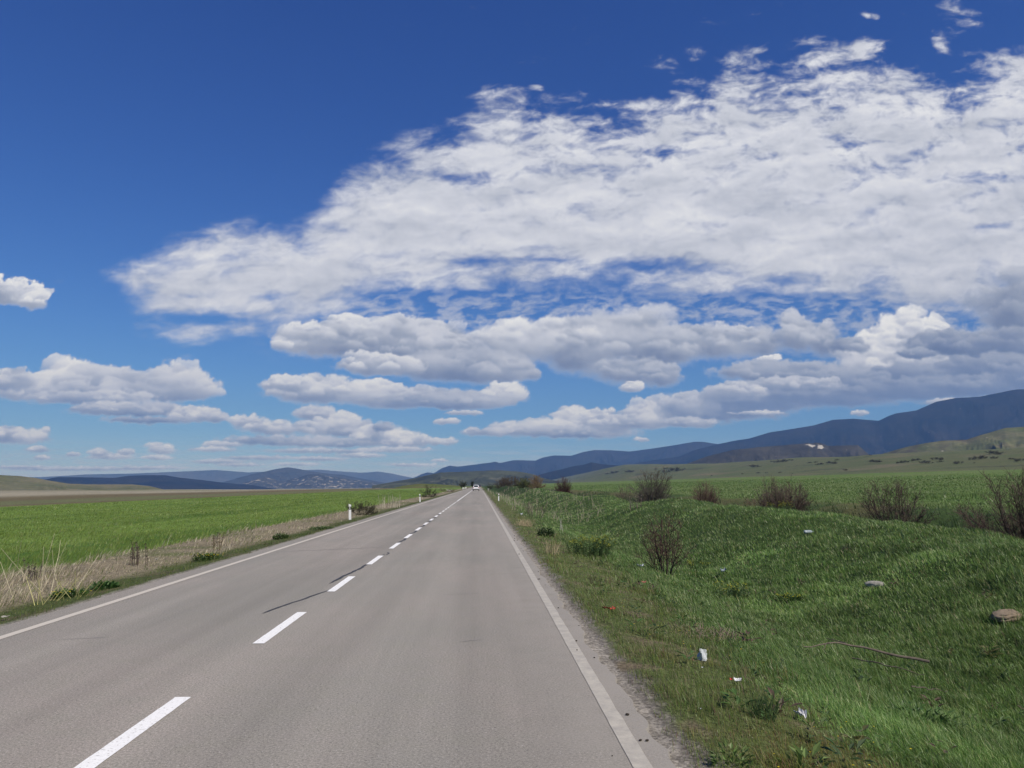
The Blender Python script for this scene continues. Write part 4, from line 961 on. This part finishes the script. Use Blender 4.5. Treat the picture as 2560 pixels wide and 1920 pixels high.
def stalks(x, y, r, h, seed, n, col, label, heads=True, lean=.12, rad=.006, cat='dead weed', name='dead_weed', hcol=None):
    rng = np.random.RandomState(seed); st = MB(); hd = MB()
    for _ in range(n):
        a = rng.uniform(0, 6.28); q = r * math.sqrt(rng.uniform(0, 1)); b = np.array([q * math.cos(a), q * math.sin(a), 0])
        d = np.array([rng.normal(0, lean), rng.normal(0, lean), 1])
        P = bend_path(b, d, h * rng.uniform(.6, 1.1), rng, 5, (0, 0, .05), .04)
        c = np.array(col) * rng.uniform(.75, 1.25)
        st.tube(P, np.linspace(rad, rad * .5, 5), 4, c, False)
        if heads:
            for k in range(14):
                p = P[rng.randint(2, 5)] + rng.normal(0, .012, 3)
                hd.leaf(p, rng.normal(0, 1, 3), rng.normal(0, 1, 3), .035, .02, np.array(hcol or col) * rng.uniform(.6, 1.1))
    return plant(name, x, y, label, cat, [('stalks', st, BARK), ('seed_heads', hd, LEAF)], None, .02)
stalks(-7.4, 17.7, .28, .52, 101, 13, (.11, .085, .065), 'cluster of dark brown upright dead stalks in the straw by a small pale cup', True, .08, .008, hcol=(.085, .06, .05))
stalks(-6.95, 21.4, .13, .50, 102, 6, (.10, .075, .04), 'tall dark brown dock plant with curled leaves above the wide green weed', True, .10, .009, hcol=(.085, .062, .025))
stalks(-8.3, 15.2, .16, .42, 103, 8, (.11, .085, .07), 'small dark dead weed behind the tall pale reeds', True, .12, .007, hcol=(.09, .07, .055))
stalks(-6.9, 61.5, .9, 1.0, 104, 26, (.46, .42, .32), 'stand of tall pale dead stems with green tops between the two left posts', True, .07, .016, hcol=(.10, .12, .05))
stalks(-6.95, 13.0, .45, 1.0, 105, 11, (.52, .46, .32), 'tall pale reeds bending right over the near left verge', False, .38, .004, 'reeds', 'reed_clump')
stalks(-6.25, 12.2, .40, .55, 106, 18, (.40, .38, .16), 'yellowish arching dead stems at the road side of the reeds', False, .5, .005, 'reeds', 'reed_clump')
stalks(3.35, 32.1, .10, .75, 107, 3, (.48, .45, .38), 'single whitish dead stick rising from the right verge past the feathery plant', False, .15, .012)
stalks(1.85, 32.5, .38, .30, 108, 110, (.42, .34, .21), 'straw-coloured dry grass tuft beside the right edge line', False, .35, .006, 'dry grass tuft', 'dry_tuft')
stalks(1.75, 19.1, .16, .34, 109, 40, (.40, .33, .20), 'thin pale dry tuft on the right verge near the feathery plant', False, .4, .005, 'dry grass tuft', 'dry_tuft')
stalks(2.65, 9.6, .45, .16, 110, 120, (.27, .21, .16), 'flattened brown dead grass on the verge behind the white bag', False, .8, .004, 'dry grass tuft', 'dry_tuft')
stalks(2.1, 5.95, .10, .20, 111, 90, (.06, .10, .035), 'dense dark spiky rush tuft on the near right verge', False, .35, .003, 'rush tuft', 'rush_tuft')
stalks(8.48, 42.7, .35, .75, 112, 9, (.20, .15, .12), 'dead thistle stalks with pale pinkish fluffy heads in front of the thin shrub', True, .1, .012, hcol=(.50, .42, .38))
stalks(8.79, 21.4, .22, .14, 113, 16, (.07, .055, .045), 'dark fallen twigs on the bank slope, left of the pair', False, 1.0, .008, 'twigs', 'twig_heap')
stalks(9.13, 19.4, .20, .22, 114, 22, (.085, .07, .06), 'tangled dark twig heap on the bank slope, right of the pair', False, .8, .007, 'twigs', 'twig_heap')
stalks(1.95, 13.5, .12, .20, 115, 14, (.09, .065, .05), 'little dark wiry dead weed on the short turf behind the red scrap', False, .4, .004)
# pale dead stems standing all along the far right verge: nobody could count them
rng_ = np.random.RandomState(5); mb = MB()
for _ in range(480):
    y = math.exp(rng_.uniform(math.log(48), math.log(230))); x = rng_.uniform(2.2, 3.0 + min(7, y * .10))
    z = float(H(x, y)); hgt = rng_.uniform(.25, .75)
    mb.tube([(x, y, z), (x + rng_.normal(0, .05), y, z + hgt * .5), (x + rng_.normal(0, .12), y, z + hgt)], [.006 + y * 9e-5, .005 + y * 7e-5, .003 + y * 5e-5], 3, np.array((.33, .29, .22)) * rng_.uniform(.6, 1.3), False)
tag(mb.build('dead_stems', BARK), kind='stuff')
# broad-leaved weeds scattered through the turf and the bank
mb = MB()
for _ in range(520):
    y = math.exp(rng_.uniform(math.log(4), math.log(60))); x = rng_.uniform(1.7, 11)
    if x > y * 1.1 + 2: continue
    z = float(H(x, y)); r0 = rng_.uniform(.04, .13); c0 = np.array([(.07, .13, .035), (.10, .16, .045), (.05, .09, .03), (.15, .15, .06), (.12, .085, .06)][rng_.choice(5, p=[.3, .25, .2, .15, .1])])
    for k in range(rng_.randint(6, 16)):
        a = rng_.uniform(0, 6.28); q = r0 * rng_.uniform(0, .7)
        mb.leaf((x + q * math.cos(a), y + q * math.sin(a), z + rng_.uniform(.02, .13)), (math.cos(a), math.sin(a), rng_.uniform(.1, .9)), (0, 0, 1), r0 * rng_.uniform(.5, 1), r0 * rng_.uniform(.2, .45), c0 * rng_.uniform(.7, 1.3))
tag(mb.build('broad_leaved_weeds', LEAF), kind='stuff')
mb = MB()
for _ in range(420):
    if rng_.uniform() < .6: y = math.exp(rng_.uniform(math.log(3.5), math.log(40))); x = rng_.uniform(1.6, 3.3)
    else: y = math.exp(rng_.uniform(math.log(9), math.log(50))); x = -rng_.uniform(5.7, 6.7)
    if fbm(np.array([x * .8]), np.array([y * .5]), 2, 77)[0] < .02: continue
    z = float(H(x, y)) + rng_.uniform(.03, .07); s_ = rng_.uniform(.006, .011)
    for k in range(5): mb.leaf((x, y, z), (math.cos(k * 1.26), math.sin(k * 1.26), .4), (0, 0, 1), s_, s_ * .8, (.70, .56, .03))
tag(mb.build('wild_flowers', PETAL), kind='stuff')
# ---------------------------------------------------------------- posts, car, litter, stones, far houses
WHITE = mat_plain('white_plastic', (.78, .78, .76), .45, .06, 9)
BLACK = mat_plain('black_film', (.02, .02, .022), .5, .2, 9)
REFL = mat_plain('reflector', (.62, .62, .60), .25, .1, 30)
def marker_post(x, y, label, tilt=0.0):
    r = empty('marker_post', (x, y, float(H(x, y)) - .05), 0, label, 'marker post', 'roadside marker posts')
    b = MB(); hh = .80
    for z0, z1 in ((0, .56), (.71, hh)):
        b.box((0, 0, (z0 + z1) / 2), (.115, .055, z1 - z0))
    b.add([(-.0575, -.0275, hh), (.0575, -.0275, hh), (.0575, .0275, hh), (-.0575, .0275, hh), (-.0575, -.0275, hh + .045), (-.0575, .0275, hh + .045)], [(0, 1, 4, 4), (3, 5, 2, 2), (0, 4, 5, 3), (1, 2, 5, 4)])
    b.build('post', WHITE, r)
    k = MB(); k.box((0, 0, .635), (.118, .058, .15)); k.build('black_band', BLACK, r)
    f = MB(); f.box((0, -.032, .640), (.045, .008, .085)); f.build('reflector', REFL, r)
    r.rotation_euler = (0, tilt, 0)
    return r
marker_post(-6.55, 40.4, 'white roadside marker post with black band, nearer of the two left of the road', -.035)
marker_post(-5.95, 79.4, 'white roadside marker post with black band, farther of the two left of the road', -.05)
marker_post(2.07, 85.3, 'white roadside marker post with black band, the only one right of the road', .02)
for k, (x, y) in enumerate(((-7.0, 330), (-7.0, 352), (-7.0, 392), (-7.0, 410))):
    b = MB(); b.tube([(0, 0, -.05), (0, 0, .7), (0, 0, .78)], [.16, .15, .10], 10)
    o = b.build('bollard', WHITE, None, (x, y, float(H(x, y))))
    tag(o, 'short white post in a row at the foot of the round dark green tree', 'bollard', 'short white posts by the far tree')

def car(x, y, paint, label, cat='car'):
    root = empty('car', (x, y, .012), 0, label, cat)
    pm = mat_plain('car_paint', paint, .28, .03, 2, 0, .6)
    gl = mat_plain('car_glass', (.015, .018, .022), .08, .1, 3); rub = mat_plain('tyre_rubber', (.02, .02, .02), .8, .2, 9)
    trim = mat_plain('car_trim', (.03, .03, .032), .6, .1, 9); rd = mat_plain('lamp_red', (.35, .015, .012), .2, .1, 9); al = mat_plain('wheel_alloy', (.5, .5, .52), .35, .1, 9, .8)
    # stations from the rear (-y) to the nose: y, half width, bottom, belt, roof half width, roof
    S_ = [(-2.22, .80, .42, .86, .70, .90), (-2.18, .88, .34, .98, .72, 1.05), (-2.0, .90, .30, 1.02, .66, 1.46), (-1.75, .91, .30, 1.03, .64, 1.63), (-.9, .92, .30, 1.03, .65, 1.69), (.2, .92, .30, 1.02, .65, 1.67), (.75, .91, .30, 1.01, .66, 1.46), (1.25, .90, .30, .99, .72, 1.05), (1.9, .87, .32, .88, .62, .92), (2.2, .76, .40, .74, .5, .78)]
    b = MB(); V = []
    for (yy, hw, zb, zm, rw, zr) in S_:
        V += [(-hw * .94, yy, zb), (-hw, yy, (zb + zm) / 2), (-hw * .97, yy, zm), (-rw, yy, zr), (rw, yy, zr), (hw * .97, yy, zm), (hw, yy, (zb + zm) / 2), (hw * .94, yy, zb)]
    n = len(S_); Q = []
    for i in range(n - 1):
        for j in range(8):
            k = (j + 1) % 8; Q.append((i * 8 + j, i * 8 + k, i * 8 + 8 + k, i * 8 + 8 + j))
    Q += [(0, 1, 2, 2), (0, 2, 5, 7), (5, 6, 7, 7), (2, 3, 4, 5)]
    e = (n - 1) * 8; Q += [(e + 2, e + 1, e, e), (e + 7, e + 5, e + 2, e), (e + 7, e + 6, e + 5, e + 5), (e + 5, e + 4, e + 3, e + 2)]
    b.add(V, Q); b.build('body', pm, root)
    g = MB(); g.add([(-.60, -2.205, 1.08), (.60, -2.205, 1.08), (.56, -2.03, 1.44), (-.56, -2.03, 1.44)], [(0, 1, 2, 3)]); g.build('rear_window', gl, root)
    for s in (-1, 1):
        g = MB(); g.add([(s * .895, -1.7, 1.07), (s * .895, .75, 1.07), (s * .705, .45, 1.52), (s * .70, -1.6, 1.56)], [(0, 1, 2, 3)]); g.build('side_window', gl, root)
        t = MB(); t.box((s * .74, -2.20, .93), (.17, .09, .30), None, .8); t.build('tail_light', rd, root)
        m_ = MB(); m_.box((s * 1.02, .62, 1.08), (.20, .12, .14), None, .85); m_.build('mirror', trim, root)
        for yy in (-1.38, 1.38):
            w = MB(); w.tube([(s * .70, yy, .34), (s * .93, yy, .34)], [.34, .34], 22); wo = w.build('wheel', rub, root)
            r_ = MB(); r_.tube([(s * .86, yy, .34), (s * .937, yy, .34)], [.21, .20], 14); r_.build('rim', al, wo)
    bm = MB(); bm.box((0, -2.23, .44), (1.62, .12, .20)); bm.build('bumper', trim, root)
    lp = MB(); lp.box((0, -2.245, .80), (.50, .02, .11)); lp.build('licence_plate', WHITE, root)
    sp = MB(); sp.box((0, -2.02, 1.60), (1.15, .26, .045)); sp.build('spoiler', pm, root)
    ws = MB(); ws.add([(-.80, 1.27, 1.06), (.80, 1.27, 1.06), (.62, .72, 1.49), (-.62, .72, 1.49)], [(0, 1, 2, 3)]); ws.build('windscreen', gl, root)
    return root
car(-1.0, 224, (.78, .78, .78), 'white estate car seen from behind, driving away in the distance')
car(.15, 640, (.03, .03, .035), 'tiny dark vehicle far ahead, beyond the white car')

def crumple(sx, sy, sz, seed, n=14, k=.35):
    th = np.linspace(0, 2 * math.pi, n * 2, endpoint=False); ph = np.linspace(-1.25, 1.45, n)
    T, Pp = np.meshgrid(th, ph)
    d = 1 + k * (1 - 2 * np.abs(fbm(np.cos(T) * 1.7 + 5 + seed, np.sin(T) * 1.7 + Pp * 1.9, 4, seed))) + .15 * fbm(T * 2, Pp * 3, 3, seed + 1)
    V = np.stack([np.cos(T) * np.cos(Pp) * d * sx / 2, np.sin(T) * np.cos(Pp) * d * sy / 2, (np.sin(Pp) * d * .5 + .45) * sz], -1).reshape(-1, 3)
    m = 2 * n; i = np.arange(n - 1)[:, None] * m; j = np.arange(m)[None, :]; kk = (j + 1) % m
    b = MB(); b.add(V, np.stack([i + j, i + kk, i + m + kk, i + m + j], -1).reshape(-1, 4), [(0, x + 1, x) for x in range(1, m - 1)] + [((n - 1) * m, (n - 1) * m + x, (n - 1) * m + x + 1) for x in range(1, m - 1)])
    return b
def scrap(sx, sy, sz, seed, n=11):
    """a thin sheet, creased and partly rolled up"""
    u_, v_ = np.meshgrid(np.linspace(-1, 1, n), np.linspace(-1, 1, n))
    k1 = 1 - 2 * np.abs(fbm(u_ * 1.3 + seed, v_ * 1.3, 2, seed)); k2 = fbm(u_ * 2.7, v_ * 2.7 + seed, 2, seed + 3)
    rim = 1 + .45 * fbm(u_ * 1.1 + 3 * seed, v_ * 1.1, 3, seed + 5)
    th = u_ * 1.5 + .8 * k2
    X = np.sin(th) * .62 * rim * sx * .5; Y = (v_ * rim + .4 * k2) * sy * .5
    Z = (.55 * (1 - np.cos(th)) * .6 + .42 * k1 + .35 * k2 + .25) * sz
    V = np.stack([X, Y, np.maximum(Z, .004)], -1).reshape(-1, 3)
    i = (np.arange(n - 1)[:, None] * n + np.arange(n - 1)[None, :]).reshape(-1); b = MB()
    b.add(V, np.stack([i, i + 1, i + n + 1, i + n], -1)); return b
def litter(name, x, y, size, seed, m, label, cat, dz=0.0, k=None, rz=0.0, n=14):
    mb = scrap(*size, seed) if k is None else crumple(*size, seed, n, k)
    o = mb.build(name, m, None, (x, y, float(H(x, y)) + dz)); o.rotation_euler = (0, 0, rz)
    return tag(o, label, cat)
PAPER = mat_plain('white_film', (.60, .61, .62), .4, .08, 14); GREYF = mat_plain('clear_film', (.27, .32, .34), .3, .15, 14)
RED = mat_plain('red_wrapper', (.50, .035, .02), .4, .3, 40); STONE = mat_plain('concrete', (.30, .285, .25), .9, .25, 14); ROCK = mat_plain('tan_stone', (.21, .165, .115), .95, .3, 7)
# upright white bag with an open fold
def paper_bag():
    b = MB(); n = 22; a = np.linspace(0, 2 * math.pi, n, endpoint=False); rows = []
    for t in np.linspace(0, 1, 7):
        r = .060 - .016 * t + .016 * np.sin(3 * a + 4 * t) * (.3 + t) + .007 * np.sin(7 * a - 5 * t); f = 1 - .55 * t
        rows.append(np.stack([np.cos(a) * r * 1.05, np.sin(a) * r * f, t * (.125 + .035 * np.cos(a + 2.6) + .012 * np.sin(4 * a)) + 0 * a], -1))
    V = np.array(rows).reshape(-1, 3); i = np.arange(6)[:, None] * n; j = np.arange(n)[None, :]; k = (j + 1) % n
    b.add(V, np.stack([i + j, i + k, i + n + k, i + n + j], -1).reshape(-1, 4), [(0, x + 1, x) for x in range(1, n - 1)])
    return b
o = paper_bag().build('plastic_bag', mat_plain('milky_film', (.52, .55, .57), .4, .12, 40), None, (2.21, 7.92, float(H(2.21, 7.92)) + .02)); o.rotation_euler = (.25, -.15, .5); o.scale = (.78, .78, .74)
tag(o, 'upright crumpled white bag on the short turf of the right verge', 'plastic bag')
r = empty('wrapper', (1.72, 10.39, float(H(1.72, 10.39)) + .02), .5, 'bright red twisted wrapper on the turf beside the gravel', 'wrapper')
scrap(.14, .07, .06, 61).build('red_film', RED, r); q = scrap(.07, .06, .05, 62); q.build('dark_red_film', mat_plain('dark_red_film', (.18, .015, .012), .5, .2, 30), r, (-.085, .04, .02))
litter('wrapper', 3.03, 14.6, (.13, .05, .05), 63, mat_plain('faded_red', (.45, .12, .10), .5, .3, 40), 'faded red scrap in the grass below the thorn bush', 'wrapper', .05)
r = empty('wrapper', (2.27, 7.03, float(H(2.27, 7.03)) + .02), -.3, 'torn white wrapper with an orange-red end, just nearer than the upright bag', 'wrapper')
scrap(.10, .06, .04, 64).build('white_film', PAPER, r); q = scrap(.035, .04, .03, 65); q.build('red_end', RED, r, (-.055, .01, .005))
litter('tissue', 2.43, 6.07, (.10, .08, .055), 66, PAPER, 'crumpled white tissue on bare turf in the lower right', 'tissue', .02, None, .4)
litter('plastic_bag', 6.17, 19.96, (.20, .13, .12), 67, GREYF, 'pale translucent bag lying in lush grass right of the thorn bush', 'plastic bag', .10)
litter('plastic_bag', 3.81, 18.7, (.24, .12, .08), 68, GREYF, 'grey-blue plastic bag in the grass at the left foot of the thorn bush', 'plastic bag', .06)
litter('plastic_bag', 2.35, 44.0, (.20, .16, .18), 69, PAPER, 'small white bag on the right verge near the wiry brush', 'plastic bag', .06)
litter('paper_cup', -7.0, 17.6, (.07, .07, .08), 70, STONE, 'small whitish cup lying under the cluster of dead stalks', 'cup', .10)
litter('paper_scrap', -5.86, 10.2, (.12, .06, .03), 71, STONE, 'flat pale scrap on the near left verge at the picture edge', 'scrap', .03)
litter('paper_scrap', 1.62, 5.9, (.03, .02, .012), 72, PAPER, 'small white scrap on the gravel strip beside the road edge', 'scrap', .01)
litter('paper_scrap', 2.05, 7.35, (.028, .022, .015), 73, PAPER, 'tiny white crumb left of the torn wrapper', 'scrap', .03)
litter('debris_heap', -7.6, 198, (2.2, 1.0, .75), 74, STONE, 'pale heap of rubble on the left verge far ahead', 'rubble heap', 0)
b = MB(); b.tube([(0, 0, .05), (.02, 0, .05), (.06, 0, .05), (.22, 0, .05), (.25, 0, .05), (.30, 0, .05), (.33, 0, .05)], [.02, .045, .05, .05, .04, .018, .018], 12)
o = b.build('plastic_bottle', GREYF, None, (9.4, 22.6, float(H(9.4, 22.6)) + .12)); o.rotation_euler = (0, 0, .3); tag(o, 'empty pale plastic bottle lying on the top of the bank', 'bottle')
r = litter('stone', 7.8, 15.44, (.36, .13, .12), 75, STONE, 'flat pale concrete fragment half sunk in the lush bank grass', 'stone', .0, .14, -.5)
litter('stone', 7.9, 11.7, (.44, .32, .20), 76, ROCK, 'big tan boulder in a dark grassy hollow at the right edge', 'stone', -.075, .14, .2, 18)
# earth hollow and clods
SOIL = mat_plain('dark_soil', (.035, .028, .02), 1, .4, 20)
proto = None; rc = np.random.RandomState(9)
for k in range(26):
    y = 4.8 + 22 * rc.uniform(0, 1) ** 1.3; x = float(road_edge(y)) - .02 - abs(rc.normal(0, .08))
    if proto is None: proto = crumple(.045, .030, .022, 80, 8, .3).build('soil_clod', SOIL); o = proto
    else: o = proto.copy(); COL.objects.link(o)
    o.location = (x, y, .002); s_ = rc.uniform(.3, .85) ** 1.3 * min(1, .45 + y / 16); o.scale = (s_, s_, s_); o.rotation_euler = (0, 0, rc.uniform(0, 6))
    tag(o, 'small dark clod of earth along the outer side of the right edge line', 'clod', 'earth clods along the right road edge')
# fallen branches on the bank
def branch(pts, rad, label, sub=None):
    b = MB(); P = np.array([(x, y, float(H(x, y)) + dz) for x, y, dz in pts])
    t = np.linspace(0, 1, 14); q = np.linspace(0, 1, len(P)); P2 = np.stack([np.interp(t, q, P[:, i]) for i in range(3)], -1)
    P2[1:-1] += np.random.RandomState(3).normal(0, .008, (12, 3))
    o0 = P2[0].copy(); b.tube(P2 - o0, np.linspace(rad, rad * .35, 14), 7, (.13, .108, .085))
    for s in sub or []:
        S2 = np.array([(x, y, float(H(x, y)) + dz) for x, y, dz in s]); b.tube(S2 - o0, np.linspace(rad * .5, rad * .2, len(S2)), 5, (.11, .09, .07))
    o = b.build('fallen_branch', BARK, None, tuple(o0)); return tag(o, label, 'branch')
branch([(5.55, 9.75, .16), (5.1, 10.0, .20), (4.7, 10.15, .26), (4.35, 9.85, .20), (3.95, 9.7, .12)], .018, 'long bent grey branch lying in the grass at lower right', [[(4.35, 9.85, .2), (4.2, 9.6, .22), (4.1, 9.45, .15)], [(4.7, 10.15, .26), (4.55, 10.4, .25)]])
branch([(4.75, 10.1, .10), (4.95, 9.6, .14), (5.25, 9.35, .12)], .010, 'thin straight stick lying just nearer than the long bent branch')
branch([(4.35, 8.0, .18), (4.75, 8.05, .20)], .007, 'short pale stick in the grass at the right, nearest of the fallen wood')
# small roadside culvert parapet
r = empty('culvert_parapet', (2.6, 232, float(H(2.6, 232))), 0, 'small grey concrete culvert parapet on the right verge short of the yellow bush', 'parapet')
b = MB(); b.box((0, 0, .30), (.30, 1.6, .70)); b.build('wall', STONE, r); b = MB(); b.box((0, 0, .68), (.44, 1.8, .09)); b.build('coping', WHITE, r)
# far houses on the valley floor
WALLM = mat_plain('limewash', (.66, .64, .60), .9, .1, .3); ROOFM = mat_plain('sheet_roof', (.34, .30, .28), .7, .2, .3); DARKW = mat_plain('window_dark', (.03, .03, .035), .3, .1, 2)
proto = None
for k, (x, y) in enumerate(VILLAGE):
    if proto is None:
        proto = r = empty('house', (0, 0, 0), 0, 'white house or shed in the distant village on the valley floor', 'house', 'far white houses on the valley floor')
        b = MB(); b.box((0, 0, 2.4), (14, 9, 4.8)); b.build('wall', WALLM, r)
        b = MB(); b.add([(-7.4, -4.9, 4.8), (7.4, -4.9, 4.8), (7.4, 4.9, 4.8), (-7.4, 4.9, 4.8), (-7.4, 0, 7.2), (7.4, 0, 7.2)], [(0, 1, 5, 4), (2, 3, 4, 5), (3, 0, 4, 4), (1, 2, 5, 5), (0, 3, 2, 1)]); b.build('roof', ROOFM, r)
        for wx in (-4.5, -1.5, 1.5, 4.5):
            b = MB(); b.box((wx, -4.52, 2.6), (1.3, .1, 1.5)); b.build('window', DARKW, r)
    else: r = copy_tree(proto)
    r.location = (x, y, float(H(x, y)) - .2); r.rotation_euler = (0, 0, [.2, .9, -.4, 1.5, .1, .6, -.8, .3][k % 8]); s_ = [1, 1.5, 1.2, .9, 1.3, .8, 1.6, 1][k % 8]; r.scale = (s_, s_, s_ * .85)
# ---------------------------------------------------------------- the air: one box of thin even haze round everything but the sky
def build_haze():
    b = MB(); z0 = min(ZMIN, -62.0) - 1.0; z1 = 2600.0
    b.box((0, 0, (z0 + z1) / 2), (50000, 50000, z1 - z0))
    m = bpy.data.materials.new('haze'); m.use_nodes = True
    nd = m.node_tree.nodes; nd.remove(nd['Principled BSDF'])
    v = nd.new('ShaderNodeVolumePrincipled')
    v.inputs['Color'].default_value = (.22, .46, 1.0, 1); v.inputs['Density'].default_value = 4.5e-5; v.inputs['Absorption Color'].default_value = (.25, .25, .25, 1); v.inputs['Anisotropy'].default_value = 0.0
    m.node_tree.links.new(v.outputs[0], nd['Material Output'].inputs['Volume'])
    m.cycles.homogeneous_volume = True
    tag(b.build('haze', m), kind='stuff')
build_haze()
